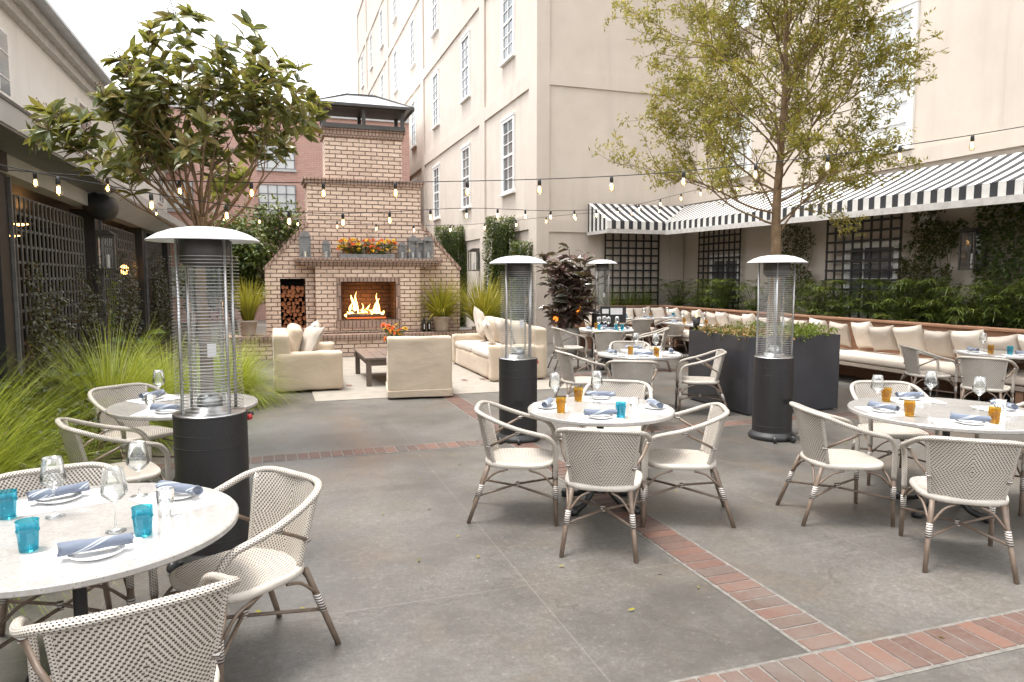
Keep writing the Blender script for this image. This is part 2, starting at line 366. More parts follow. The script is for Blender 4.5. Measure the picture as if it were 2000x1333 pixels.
M['bind'] = mat('striped_binding', fn=f_bind)
def f_stone(t, b):
    o = t.obj(); n = t.noise(3.5, 6, o, .6, .4); n2 = t.noise(38, 4, o, .7); vo = t.n('ShaderNodeTexVoronoi'); vo.inputs['Scale'].default_value = 105; t.L.new(o, vo.inputs['Vector'])
    c = t.mix(t.ramp(n, [(.35, 0), (.7, 1)]), (.43, .41, .38), (.32, .305, .285)); c = t.mix(t.ramp(n2, [(.42, .35), (.6, 0)]), c, (.26, .245, .23))
    rr = t.n('ShaderNodeSeparateColor'); t.L.new(vo.outputs['Color'], rr.inputs[0]); k = t.m('MULTIPLY', t.m('LESS_THAN', vo.outputs['Distance'], .3), t.m('LESS_THAN', rr.outputs[0], .12))
    c = t.mix(t.m('MULTIPLY', k, .6), c, (.14, .12, .11)); t.L.new(c, b.inputs['Base Color']); b.inputs['Roughness'].default_value = .09; b.inputs['Specular IOR Level'].default_value = .65
M['stone'] = mat('speckled_stone', fn=f_stone)
M['iron'] = mat('black_cast_iron', fn=mottled((.01, .01, .01), (.025, .024, .023), 20, bump=.3, bd=.003), rough=.35)
M['heater_black'] = mat('hammered_black_enamel', fn=mottled((.012, .011, .011), (.02, .018, .017), 60, bump=.5, bd=.0012, bscale=320), rough=.55)
M['steel'] = mat('brushed_steel', fn=mottled((.5, .5, .5), (.62, .61, .6), 10, bump=.05), rough=.3, metal=.95)
M['alu'] = mat('pale_reflector_metal', fn=mottled((.62, .63, .64), (.72, .72, .72), 8, bump=.03), rough=.45, metal=.35)
M['knob'] = mat('black_plastic', (.02, .02, .02), .4, fn=mottled((.015, .015, .015), (.03, .03, .03), 9, bump=0)); M['red'] = mat('red_plastic', (.5, .03, .03), .4, fn=mottled((.45, .03, .03), (.55, .04, .03), 9, bump=0))
M['paper'] = mat('white_paper', (.8, .79, .77), .75, fn=mottled((.7, .69, .68), (.77, .76, .75), 12, bump=.05, bd=.001))
M['china'] = mat('white_china', (.8, .8, .79), .12, fn=mottled((.76, .76, .75), (.82, .82, .81), 5, bump=0))
def f_napkin(t, b):
    sx = t.n('ShaderNodeSeparateXYZ'); t.L.new(t.uv(), sx.inputs[0]); k = t.m('ADD', t.m('MULTIPLY', sx.outputs[0], .55), t.m('MULTIPLY', sx.outputs[1], 1.0))
    fr = t.m('FRACT', t.m('DIVIDE', k, .115)); s = t.m('MULTIPLY', t.m('LESS_THAN', fr, .22), t.m('GREATER_THAN', t.m('FRACT', t.m('DIVIDE', k, .0125)), .5))
    n = t.noise(40, 3, t.obj()); c = t.mix(n, (.105, .125, .17), (.145, .17, .22)); c = t.mix(t.m('MULTIPLY', s, .75), c, (.55, .58, .62)); t.L.new(c, b.inputs['Base Color'])
    b.inputs['Roughness'].default_value = .9; b.inputs['Sheen Weight'].default_value = .2; t.L.new(t.bump(t.noise(320, 2, t.obj()), .25, .001), b.inputs['Normal'])
M['napkin'] = mat('blue_grey_linen', fn=f_napkin)
def f_fabric(c1, c2, big=3.0, bs=.35):
    def f(t, b):
        o = t.obj(); n = t.noise(big, 4, o); wv = t.noise(240, 2, o)
        mp = t.n('ShaderNodeMapping'); mp.inputs['Scale'].default_value = (1.3, 1.3, 2.6); mp.inputs['Rotation'].default_value = (.5, .35, 0); t.L.new(o, mp.inputs[0]); fold = t.noise(2.2, 4, mp.outputs[0], .55, .25)
        t.L.new(t.mix(t.ramp(n, [(.3, 0), (.7, 1)]), c1, c2), b.inputs['Base Color']); b.inputs['Roughness'].default_value = .95; b.inputs['Sheen Weight'].default_value = .15
        h = t.m('ADD', fold, t.m('MULTIPLY', wv, .03)); t.L.new(t.bump(h, bs, .05), b.inputs['Normal'])
    return f
M['canvas'] = mat('beige_slipcover_canvas', fn=f_fabric((.49, .395, .29), (.56, .46, .345), 2.0, bs=.3)); M['cream_fab'] = mat('cream_fabric', fn=f_fabric((.57, .50, .42), (.63, .56, .48), bs=.3)); M['taupe_fab'] = mat('taupe_fabric', fn=f_fabric((.40, .34, .28), (.46, .40, .34), bs=.3))
M['seat_fab'] = mat('bench_cushion_fabric', fn=f_fabric((.55, .47, .38), (.61, .53, .44), bs=.12))
M['rug'] = mat('flat_woven_rug', fn=mottled((.24, .215, .18), (.30, .27, .228), 5, bump=.4, bd=.003, bscale=200), rough=.95)
M['planter'] = mat('charcoal_planter', fn=mottled((.028, .028, .032), (.045, .044, .048), 2.5, bump=.05, bscale=40), rough=.42)
M['soil'] = mat('soil', fn=mottled((.03, .02, .012), (.07, .045, .03), 12, bump=.6, bd=.02), rough=.95)
M['pot'] = mat('beige_clay_pot', fn=mottled((.42, .34, .26), (.52, .44, .36), 7, bump=.15), rough=.8)
M['white_pot'] = mat('off_white_pot', fn=mottled((.5, .46, .41), (.62, .58, .53), 4, bump=.15), rough=.6)
M['zinc'] = mat('aged_zinc', fn=mottled((.16, .155, .15), (.3, .29, .285), 16, bump=.2), rough=.5, metal=.4)
M['cord'] = mat('black_cord', (.012, .012, .012), .6, fn=mottled((.01, .01, .01), (.02, .02, .02), 6, bump=0))
M['metal_roof'] = mat('pale_metal_roof', fn=mottled((.36, .38, .4), (.46, .48, .5), 3, bump=.05), rough=.35, metal=.5)
M['iron_cap'] = mat('dark_bronze_metal', fn=mottled((.05, .045, .04), (.085, .078, .07), 7, bump=.1), rough=.5)
def leafmat(name, cols, rough=.45, trans=.35, spec=.4):
    m = bpy.data.materials.new(name); m.use_nodes = True; t = NT(m); b = t.N['Principled BSDF']; out = t.N['Material Output']
    r = t.geo_rnd(); n = t.noise(1.6, 2, t.obj()); k = t.m('ADD', t.m('MULTIPLY', r, .65), t.m('MULTIPLY', n, .4)); c = t.ramp(k, [(.05 + .9 * i / (len(cols) - 1), q) for i, q in enumerate(cols)])
    t.L.new(c, b.inputs['Base Color']); b.inputs['Roughness'].default_value = rough; b.inputs['Specular IOR Level'].default_value = spec
    tr = t.n('ShaderNodeBsdfTranslucent'); t.L.new(t.mix(.5, c, (.35, .33, .04), 'MIX'), tr.inputs[0]); mx = t.n('ShaderNodeMixShader'); mx.inputs[0].default_value = trans
    t.L.new(b.outputs[0], mx.inputs[1]); t.L.new(tr.outputs[0], mx.inputs[2]); t.L.new(mx.outputs[0], out.inputs[0]); return m
M['l_loquat'] = leafmat('broad_leaf_green', [(.055, .085, .045), (.11, .135, .05), (.18, .18, .06), (.28, .19, .07)], .28, .4)
M['l_oak'] = leafmat('willow_oak_leaf', [(.10, .12, .022), (.2, .2, .03), (.33, .28, .05), (.46, .32, .07)], .5, .4)
M['l_grass'] = leafmat('grass_blade', [(.11, .16, .014), (.24, .31, .022), (.36, .42, .045), (.52, .50, .16)], .45, .4)
M['l_grass2'] = leafmat('yellowing_grass_blade', [(.1, .12, .01), (.22, .22, .02), (.34, .3, .03), (.45, .33, .05)], .5, .4)
M['l_ivy'] = leafmat('ivy_leaf', [(.018, .035, .01), (.045, .07, .016), (.09, .105, .025), (.17, .14, .05)], .4, .2)
M['l_bronze'] = leafmat('bronze_vine_leaf', [(.03, .035, .02), (.06, .065, .035), (.10, .11, .06), (.3, .28, .24)], .25, .2, .8)
M['l_hedge'] = leafmat('hedge_leaf', [(.02, .045, .012), (.05, .09, .02), (.10, .14, .035), (.19, .2, .07)], .35, .2)
M['l_dark'] = leafmat('rubber_plant_leaf', [(.04, .055, .042), (.11, .06, .055), (.13, .09, .075), (.17, .19, .15)], .22, .08, .7)
M['l_papyrus'] = leafmat('papyrus_leaf', [(.03, .065, .014), (.07, .12, .022), (.13, .18, .035), (.24, .24, .06)], .45, .35)
M['l_lime'] = leafmat('lime_leaf', [(.1, .16, .02), (.18, .26, .03), (.28, .34, .06)], .4, .4)
M['l_orange'] = leafmat('orange_succulent', [(.34, .15, .06), (.4, .24, .10), (.13, .17, .04), (.2, .22, .05)], .5, .2)
M['bark'] = mat('grey_brown_bark', fn=mottled((.10, .07, .048), (.19, .14, .10), 14, bump=.8, bd=.01), rough=.85)
M['bark2'] = mat('orange_brown_bark', fn=mottled((.13, .08, .04), (.24, .155, .085), 12, bump=.9, bd=.012), rough=.85)
M['f_red'] = mat('orange_red_petal', fn=mottled((.75, .09, .02), (.85, .22, .03), 9, bump=0)); M['f_yel'] = mat('yellow_petal', fn=mottled((.8, .42, .02), (.85, .6, .05), 9, bump=0))
def glassmat(name, col, refl=.5, diff=0.0, dcol=None):
    m = bpy.data.materials.new(name); m.use_nodes = True; t = NT(m); out = t.N['Material Output']; t.N.remove(t.N['Principled BSDF'])
    lw = t.n('ShaderNodeLayerWeight'); lw.inputs[0].default_value = .25; n = t.noise(8, 2, t.obj())
    tr = t.n('ShaderNodeBsdfTransparent'); t.L.new(t.mix(t.m('MULTIPLY', n, .3), col, tuple(q * .93 for q in col)), tr.inputs[0])
    gl = t.n('ShaderNodeBsdfGlossy'); gl.inputs['Roughness'].default_value = .03; gl.inputs[0].default_value = (1, 1, 1, 1)
    f = t.m('ADD', t.m('MULTIPLY', lw.outputs['Fresnel'], refl), .04); mx = t.n('ShaderNodeMixShader'); t.L.new(f, mx.inputs[0]); t.L.new(tr.outputs[0], mx.inputs[1]); t.L.new(gl.outputs[0], mx.inputs[2]); last = mx.outputs[0]
    if diff:
        df = t.n('ShaderNodeBsdfTranslucent'); df.inputs[0].default_value = dcol + (1,); m2 = t.n('ShaderNodeMixShader'); m2.inputs[0].default_value = diff; t.L.new(last, m2.inputs[1]); t.L.new(df.outputs[0], m2.inputs[2]); last = m2.outputs[0]
    t.L.new(last, out.inputs[0]); return m
M['glass'] = glassmat('clear_glass', (.97, .98, .975), .75); M['glass_heater'] = glassmat('heater_glass', (.93, .95, .94), .7)
M['amber'] = glassmat('amber_glass', (.93, .74, .22), .5, .3, (.5, .35, .015)); M['teal'] = glassmat('teal_glass', (.3, .8, .88), .6, .2, (.02, .42, .55))
def emat(name, col, st):
    m = bpy.data.materials.new(name); m.use_nodes = True; t = NT(m); b = t.N['Principled BSDF']; n = t.noise(9, 3, t.obj()); b.inputs['Base Color'].default_value = (.1, .05, .02, 1)
    t.L.new(t.mix(n, col, tuple(q * .75 for q in col)), b.inputs['Emission Color']); b.inputs['Emission Strength'].default_value = st; return m
M['filament'] = emat('glowing_filament', (1, .62, .25), 14); M['lampglow'] = emat('warm_lamp', (1, .45, .12), 6); M['orange_glow'] = emat('orange_lantern_paper', (1, .28, .03), .55)
M['ember'] = emat('embers', (1, .16, .02), .35)
def f_flame(t, b):
    lw = t.n('ShaderNodeLayerWeight'); lw.inputs[0].default_value = .5; n = t.noise(26, 3, t.obj(), .6, .5); fc = lw.outputs['Facing']
    c = t.mix(t.ramp(t.m('ADD', fc, t.m('MULTIPLY', t.m('SUBTRACT', n, .5), .7)), [(.1, 0), (.7, 1)]), (1, .66, .2), (1, .2, .02)); b.inputs['Base Color'].default_value = (0, 0, 0, 1); t.L.new(c, b.inputs['Emission Color']); b.inputs['Emission Strength'].default_value = 2.2
    t.L.new(t.ramp(t.m('ADD', fc, t.m('MULTIPLY', t.m('SUBTRACT', n, .5), .9)), [(.35, 1), (.85, .0)]), b.inputs['Alpha'])
M['flame'] = mat('flame', fn=f_flame)
M['bulbglass'] = glassmat('bulb_glass', (1, .88, .66), .5)

# ================================================================== SETTING
struct(MB().box(-60, 90, -30, 120, -.3, 0).build('courtyard_floor', M['concrete']))
def band(name, x0, x1, y0, y1, along):
    b = MB(); b.box(x0, x1, y0, y1, -.02, .003); struct(b.build(name.replace('brick', 'mortar'), M['mortar']))
    b = MB(); g = .011; L = (x1 - x0) if along == 'x' else (y1 - y0); n = round(L / .108); st = L / n
    for i in range(n):
        a = i * st; j = random.uniform(-.002, .002); h = .006 + random.uniform(0, .003)
        if along == 'x': b.box(x0 + a + g / 2, x0 + a + st - g / 2, y0 + .022 + j, y1 - .022 + j, -.02, h, random.uniform(-.012, .012))
        else: b.box(x0 + .022 + j, x1 - .022 + j, y0 + a + g / 2, y0 + a + st - g / 2, -.02, h, random.uniform(-.012, .012))
    struct(b.build(name, M['paver'], bev=.003, seg=1))
band('brick_band', -5, 12, 2.28, 2.57, 'x')
band('brick_band', 2.34, 2.62, 2.572, 7.038, 'y')
band('brick_band', -5, 12, 7.04, 7.31, 'x')
band('brick_band', 2.34, 2.62, 7.312, 11.6, 'y')
band('brick_band', -3, 9, 11.602, 11.87, 'x')
band('brick_band', 6.86, 7.13, 2.572, 7.038, 'y')
# soil of the left bed
struct(MB().box(-6, -1.75, 4.2, 22, -.05, .06).build('garden_bed', M['soil']))

# ------------------------------------------------------------------ windows
def window(parent, X, y0, y1, z0, z1, nrm=(-1, 0), glass='glasspane', rows=(3, 3), cols=2):
    """sash window in a wall facing -X (nrm=(-1,0)) or -Y; y0..y1 runs along the wall"""
    def bx(m, a0, a1, d0, d1, e0, e1):
        if nrm[0]: m.box(min(X - d0, X - d1), max(X - d0, X - d1), a0, a1, e0, e1)
        else: m.box(a0, a1, min(X - d0, X - d1), max(X - d0, X - d1), e0, e1)
    f = MB(); w_ = .09
    bx(f, y0, y0 + w_, .0, .05, z0, z1); bx(f, y1 - w_, y1, .0, .05, z0, z1); bx(f, y0 + w_, y1 - w_, .0, .05, z1 - w_, z1)
    wd = f.build('window', M['white_paint'], parent)
    s = MB(); bx(s, y0 - .04, y1 + .04, 0, .11, z0 - .07, z0); s.build('sill', M['white_paint'], wd); s = MB(); bx(s, y0 - .02, y1 + .02, 0, .075, z1, z1 + .07); s.build('lintel', M['white_paint'], wd)
    s = MB(); zm = (z0 + z1) / 2
    bx(s, y0 + w_, y1 - w_, 0.005, .035, zm - .03, zm + .03); bx(s, y0 + w_, y1 - w_, .005, .035, z0, z0 + .07)
    for e in ((y0 + w_, y0 + w_ + .05), (y1 - w_ - .05, y1 - w_)): bx(s, e[0], e[1], .005, .032, z0 + .07, z1 - w_)
    for k in range(1, cols):
        c = y0 + w_ + (y1 - y0 - 2 * w_) * k / cols; bx(s, c - .012, c + .012, .006, .028, z0 + .07, z1 - w_)
    for (a, b_, n) in ((z0 + .07, zm - .03, rows[0]), (zm + .03, z1 - w_, rows[1])):
        for k in range(1, n): c = a + (b_ - a) * k / n; bx(s, y0 + w_ + .05, y1 - w_ - .05, .007, .026, c - .011, c + .011)
    s.build('sash', M['white_paint'], wd)
    s = MB(); bx(s, y0 + .05, y1 - .05, -.02, .004, z0, z1 - .05); s.build('pane', M[glass], wd)

# ------------------------------------------------------------------ big cream building
bl = thing('cream_building', 'tall cream stuccoed building with sash windows in shallow panels behind the courtyard', 'building', (6.71, 17.8, 0))
TOP = 22
def rel(m): # shift a world-coordinate mesh into the building's frame
    m.v = [(x - 6.71, y - 17.8, z) for x, y, z in m.v]; return m
class W_:   # tiny proxy so that windows can be built in world coordinates
    pass
mb = MB(); mb.box(6.77, 11.26, 17.86, 57, -.2, TOP); mb.box(11.26, 30, 2, 57, -.2, TOP)
rel(mb).build('wall', M['stucco'], bl)
mb = MB()
ys = [(17.8, 18.41), (22.63, 23.2), (32.25, 32.85), (42.0, 42.6), (51.4, 52.0), (56.4, 57)]
zs = [(-.2, 0.5), (3.1, 3.5), (6.85, 7.27), (10.65, 11.07), (14.45, 14.87), (18.2, 18.7), (21.5, 22.05)]
for a, b_ in ys: mb.box(6.71, 6.775, a, b_, -.2, TOP)
for i in range(len(ys) - 1):
    for z0, z1 in zs: mb.box(6.713, 6.775, ys[i][1], ys[i + 1][0], z0, z1)
mb.box(6.775, 7.07, 17.8, 17.865, -.2, TOP); mb.box(10.79, 11.2, 17.8, 17.865, -.2, TOP)
for z0, z1 in ((-.2, .35), (3.0, 3.33), (6.83, 7.2), (10.65, 11.0), (14.4, 14.8)): mb.box(7.07, 10.79, 17.803, 17.865, z0, z1)
mb.box(11.2, 11.265, 2, 17.8, 3.83, 4.1)
for a, b_ in ((17.3, 17.8), (13.0, 13.5), (8.0, 8.5), (3.2, 3.7)): mb.box(11.2, 11.265, a, b_, 4.1, TOP)
rel(mb).build('panel_trim', M['stucco_trim'], bl)
class Sh:
    def __enter__(s): s.n = set(bpy.data.objects)
    def __exit__(s, *a):
        for o in set(bpy.data.objects) - s.n:
            if o.type == 'MESH': o.data.transform(Matrix.Translation((-6.71, -17.8, 0)))
with Sh():
    for yc in (20.3, 25.1, 29.9, 34.8, 39.7, 44.5, 49.2, 54.0):
        for z0 in (.6, 4.3, 8.14, 11.95, 15.75): 
            if yc > 31 and z0 < 1: continue
            if yc < 31 and z0 < 1: continue
            window(bl, 6.77, yc - .58, yc + .58, z0, z0 + 2.15, glass='glasspane')
    window(bl, 11.26, 10.25, 11.5, 4.2, 6.75, glass='glare_pane'); window(bl, 11.26, 10.25, 11.5, 8.1, 10.6, glass='glare_pane')
    window(bl, 11.26, 14.9, 16.15, 7.95, 10.4, glass='glare_pane'); window(bl, 11.26, 14.9, 16.15, 4.35, 5.9, glass='glare_pane')
    window(bl, 11.26, 10.4, 11.75, 1.0, 2.45, glass='glasspane', rows=(1, 2), cols=3); window(bl, 11.26, 15.2, 16.5, 1.1, 2.3, glass='glasspane', rows=(1, 1), cols=2)

# ------------------------------------------------------------------ far red brick building
rb = thing('red_brick_building', 'red brick building with pale gridded windows beyond the fireplace', 'building', (-8, 32, 0))
MB().box(-6, 14, 0, 8, -.2, 8.6).build('wall', M['red_brick'], rb)
MB().box(-6.1, 14, -.12, 8.1, 8.6, 9.0).build('coping', M['grey_paint'], rb)
MB().box(-6, 14, -.07, -.002, 3.3, 3.75).build('ledge', M['old_brick_dark'], rb)
for x0 in (-3.0, .2, 3.6, 7.6):
    for z0 in (1.1, 4.55, 6.35):
        f = MB(); f.box(x0, x0 + 1.5, -.05, -.003, z0, z0 + 1.15); wd = f.build('window', M['glare_pane'], rb); g = MB()
        for k in range(5): g.box(x0 + k * .365, x0 + k * .365 + .035, -.075, -.052, z0, z0 + 1.15)
        for k in range(4): g.box(x0, x0 + 1.5, -.08, -.0755, z0 + k * .37, z0 + k * .37 + .035)
        g.build('glazing_bars', M['lattice_grey'], wd)
        MB().box(x0 - .05, x0 + 1.55, -.1, -.004, z0 - .1, z0 - .002).build('sill', M['grey_paint'], wd)
lb = thing('low_pale_building', 'low pale building glimpsed between the fireplace and the pergola', 'building', (-4, 46, 0))
MB().box(-3, 3.5, -1, 3, -.2, 4.2).build('wall', M['white_wall'], lb); MB().box(-3.2, 3.7, -1.2, 3.2, 4.2, 4.5).build('roof', M['metal_roof'], lb)

# ------------------------------------------------------------------ left building: white upper storey, dark pergola front
lw = thing('white_building', 'off-white building along the left side with a projecting eave', 'building', (-3.9, 6, 0))
MB().box(-8, 0, -6, 38, 3.2, 6.0).build('wall', M['white_wall'], lw)
m = MB(); m.box(-8, .28, -6, 38.2, 6.14, 6.32); m.box(-8, .14, -6, 38.1, 5.98, 6.14); m.build('cornice', M['frame_white'], lw)
m = MB(); m.prism([(-8, 6.32), (.5, 6.32), (.5, 6.38), (-4, 7.2), (-8, 7.2)], -6, 38.3); m.build('roof', M['metal_roof'], lw)
for yc in (7.0, 12.5, 18, 24, 30):
    f = MB(); f.box(.003, .06, yc - .6, yc + .6, 4.55, 5.65); wd = f.build('window', M['white_paint'], lw)
    MB().box(.0602, .066, yc - .5, yc + .5, 4.63, 5.57).build('pane', M['glasspane'], wd); g = MB()
    for k in range(3): g.box(.066, .078, yc - .012, yc + .012, 4.63, 5.57) if k == 1 else g.box(.0665, .077, yc - .5, yc + .5, 4.85 + k * .2, 4.87 + k * .2)
    g.build('sash', M['white_paint'], wd)
pg = thing('pergola', 'dark-framed covered terrace front with pale grey beam along the left', 'pergola', (-2.9, 9.9, 0))
m = MB(); m.box(-.25, 0, -6.9, 12, 2.98, 3.22); m.build('beam', M['grey_paint'], pg)
m = MB(); m.box(.02, .52, -6.9, 3.9, 3.24, 3.46); m.build('fascia', M['grey_paint'], pg)
m = MB(); m.box(-1.3, .53, -6.9, 3.95, 3.462, 3.5); m.box(-1.3, .1, 3.95, 22, 3.462, 3.5); m.build('flashing', M['iron_cap'], pg)
m = MB(); m.prism([(-1.2, 3.21), (.51, 3.21), (.51, 3.238), (-1.2, 3.238)], -6.9, 3.9); m.box(-3.4, -.26, -6.9, 12, 3.10, 3.14); m.build('soffit', M['lattice_grey'], pg)
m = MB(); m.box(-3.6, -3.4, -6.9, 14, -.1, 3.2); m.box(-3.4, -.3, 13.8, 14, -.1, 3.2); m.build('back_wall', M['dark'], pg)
m = MB(); m.prism([(.0, 3.3), (.0, 2.95), (.06, 2.95), (.42, 3.25), (.42, 3.44)], 3.95, 15); m.build('canvas_valance', M['grey_paint'], pg)
for yc in (-4.8, 0, 4.8, 9.7, 14.2):
    m = MB(); m.box(-.44, -.05, yc - .2, yc + .15, 0, 2.98); p = m.build('post', M['black_paint'], pg, bev=.006)
    m = MB(); m.box(-.05, -.012, yc + .152, yc + .19, 0, 2.96); m.build('edge_strip', M['lattice_grey'], p)
m = MB(); m.box(-.7, .02, -.26, -.02, 2.99, 3.35); m.build('bracket', M['black_paint'], pg)
def trellis(name, label, X0, X1, z0, z1, nx, nz, loc, rz=0, mt='lattice_grey', bw=.028, group=None):
    """lattice in its local x,z plane, thin along y"""
    t = thing(name, label, 'trellis', loc, rz, group)
    v = MB()
    for i in range(nx + 1): x = X0 + (X1 - X0) * i / nx; v.box(x - bw / 2, x + bw / 2, -.02, -.002, z0, z1)
    v.build('upright', M[mt], t); h = MB()
    for i in range(nz + 1): z = z0 + (z1 - z0) * i / nz; h.box(X0 - .01, X1 + .01, .0, .018, z - bw / 2, z + bw / 2)
    h.build('crossbar', M[mt], t); return t
for (y0, y1, lab) in ((10.25, 14.35, 'grey lattice trellis with vines between the two nearest dark posts'), (15.05, 19.3, 'grey lattice trellis behind the wall lantern on the left'), (20.0, 24.0, 'farthest grey lattice trellis on the left'), (5.4, 9.5, 'grey lattice trellis left of the nearest dark post')):
    t = trellis('trellis', lab, 0, y1 - y0, .25, 2.82, 21, 12, (-3.12, y0, 0), PI / 2, 'lattice_grey', .034)
# glowing lamps inside
for i, (y, x, z) in enumerate(((12.2, -4.6, 2.75), (13.3, -5.3, 2.85), (11.0, -5.2, 2.8), (17.0, -4.8, 2.85), (18.6, -5.4, 2.7), (22.5, -4.8, 2.7))):
    t = thing('ceiling_lamp', 'warm glowing ceiling lamp inside the dark terrace', 'lamp', (x, y, z), 0, 'glowing lamps inside the terrace')
    MB().lathe([(.02, .36), (.03, .12), (.2, .1), (.24, 0), (.19, .01), (.03, .1)], 16).build('shade', M['iron_cap'], t, True)
    MB().lathe([(.001, -.04), (.14, 0), (.15, .06), (.02, .09)], 16).build('bulb', M['lampglow'], t, True)
    pl = bpy.data.lights.new('lamp_light', 'POINT'); pl.energy = 1.2; pl.color = (1, .5, .18); pl.shadow_soft_size = .1; po = bpy.data.objects.new('lamp_light', pl); COL.objects.link(po); po.parent = t; po.location = (0, 0, -.12)
t = thing('wall_lamp', 'small warm wall lamp glowing in the passage past the second post', 'lamp', (-3.3, 19.0, 1.95))
MB().lathe([(.02, -.1), (.07, -.08), (.1, .06), (.04, .12)], 14).build('shade', M['lampglow'], t, True); MB().box(-.02, .02, -.02, .02, .12, .2).build('bracket', M['iron_cap'], t)
t = thing('duct_drum', 'dark round duct drum fixed under the pale beam', 'duct', (-2.86, 14.1, 3.0), 0)
m = MB(); m.lathe([(.001, -.28), (.19, -.28), (.235, -.24), (.24, .2), (.2, .28), (.001, .28)], 28); m.v = [(x + .1, z, y) for x, y, z in m.v]; m.build('drum', M['black_paint'], t, True)
MB().box(.06, .14, -.03, .03, .2, .4).build('hanger', M['iron_cap'], t)

def wall_lantern(label, loc, rz, s=1):
    t = thing('wall_lantern', label, 'lantern', loc, rz)     # faces local +x
    a = .13 * s; h = .62 * s; m = MB()
    for sx in (0, 2 * a):
        for sy in (-a, a): m.box(sx - .012, sx + .012, sy - .012, sy + .012, 0, h)
    for z in (0, h - .03): m.box(-.015, 2 * a + .015, -a - .015, a + .015, z - .012, z + .018)
    m.prism([(-.02, h), (2 * a + .03, h), (1.4 * a, h + .07), (-.02, h + .07)], -a - .02, a + .02); m.build('frame', M['iron_cap'], t)
    m = MB(); m.box(.0, 2 * a, -a + .002, a - .002, .02, h - .04); m.build('glass_panes', M['glass'], t)
    MB().box(-.045, -.016, -a * .7, a * .7, .05, h - .05).build('back_plate', M['zinc'], t)
    MB().lathe([(.03, .02), (.03, .26), (.001, .27)], 10, (a, 0, 0)).build('candle', M['white_paint'], t, True)
wall_lantern('grey glazed wall lantern on the second dark post', (-2.93, 14.65, 1.92), 0, 1.0)
wall_lantern('black glazed wall lantern beside the ivy under the awning', (11.18, 8.78, 1.9), PI, 1.0)
wall_lantern('dark wall lantern on the lit facade between two hedge columns', (6.69, 23.4, 2.02), PI, 1.1)
t = thing('junction_box', 'white box fixed high on the wall above the ivy', 'box', (11.16, 9.75, 2.66)); MB().box(-.04, .03, -.16, .16, 0, .22).build('cover', M['white_paint'], t, bev=.008); MB().box(.03, .045, -.1, .1, .04, .18).build('back_plate', M['white_paint'], t)

# ------------------------------------------------------------------ awning
aw = thing('awning', 'black and white striped canvas awning running round the corner', 'awning', (0, 0, 0))
def sheet(a, b_, c, d_, L0, th=.012):
    """canvas panel a-b along the wall, c-d along the eave; uv.x in metres along it"""
    m = MB(); n = 40; A, B, C_, D = map(Vector, (a, b_, c, d_)); nn = (B - A).cross(C_ - A).normalized() * th; L = (D - C_).length; La = (B - A).length; off = (A - C_).dot((D - C_).normalized())
    for k in range(2):
        bb = len(m.v)
        for j in range(5):
            for i in range(n + 1):
                s_ = i / n; p = (A.lerp(B, s_)).lerp(C_.lerp(D, s_), j / 4); sag = -.02 * math.sin(PI * j / 4); m.v.append(tuple(p + nn * k + Vector((0, 0, sag))))
        for j in range(4):
            for i in range(n):
                q = [bb + j * (n + 1) + i, bb + j * (n + 1) + i + 1, bb + (j + 1) * (n + 1) + i + 1, bb + (j + 1) * (n + 1) + i]
                def U(ii, jj): return L0 + (off + La * ii / n) * (1 - jj / 4) + (L * ii / n) * jj / 4
                uv = [(U(i, j), j), (U(i + 1, j), j), (U(i + 1, j + 1), j + 1), (U(i, j + 1), j + 1)]
                m.quad(q if k else q[::-1], uv if k else uv[::-1])
    return m
zc = 3.22; ze = 3.08; YN = 3.0
sheet((8.2, 17.78, 3.78), (11.19, 17.78, 3.80), (8.2, 16.6, 3.24), (9.9, 16.6, zc), 0).build('canvas', M['stripe'], aw)
sheet((11.18, 17.78, 3.80), (11.18, YN, 3.68), (9.9, 16.6, zc), (9.9, YN, ze), 0).build('canvas', M['stripe'], aw)
m = MB(); b0 = 0
for (p, q, h0, h1) in (((8.2, 16.6, 3.235), (9.9, 16.6, zc - .005), .2, .2), ((9.9, 16.6, zc - .005), (9.9, YN, ze - .005), .2, .2)):
    b0 = len(m.v); L = math.dist(p, q); th = Vector((0, .012, 0)) if p[1] == q[1] else Vector((.012, 0, 0))
    m.v += [p, q, (q[0], q[1], q[2] - h1), (p[0], p[1], p[2] - h0)]; m.v += [tuple(Vector(v) + th) for v in m.v[b0:b0 + 4]]
    uv = [(0, 0), (L, 0), (L, 1), (0, 1)]; m.quad((b0, b0 + 1, b0 + 2, b0 + 3), uv); m.quad((b0 + 7, b0 + 6, b0 + 5, b0 + 4), uv[::-1])
m.build('valance', M['stripe'], aw)
m = MB(); b0 = 0; m.v += [(8.2, 17.78, 3.78), (8.2, 16.6, 3.24), (8.2, 16.6, 3.03), (8.2, 17.78, 3.0)]; m.v += [(x + .012, y, z) for x, y, z in m.v]
uv = [(1.18, 0), (0, 0), (0, 1), (1.18, 1)]; m.quad((0, 1, 2, 3), uv); m.quad((7, 6, 5, 4), uv[::-1]); m.build('end_panel', M['stripe'], aw)
m = MB(); m.bar((8.19, 17.78, 2.96), (8.19, 16.56, 2.96), .06, .09); m.bar((8.16, 16.58, 2.965), (9.93, 16.58, 2.96), .06, .1); m.bar((9.89, 16.6, 2.955), (9.89, YN, 2.82), .06, .11)
m.bar((9.88, 16.6, 3.2), (11.17, 17.78, 3.74), .04, .04)
for k in range(6): y = 15.2 - k * 2.4; m.bar((9.92, y, 2.93 - k * .018), (11.17, y, 3.66 - .018 * k), .035, .035)
m.build('frame', M['frame_white'], aw)

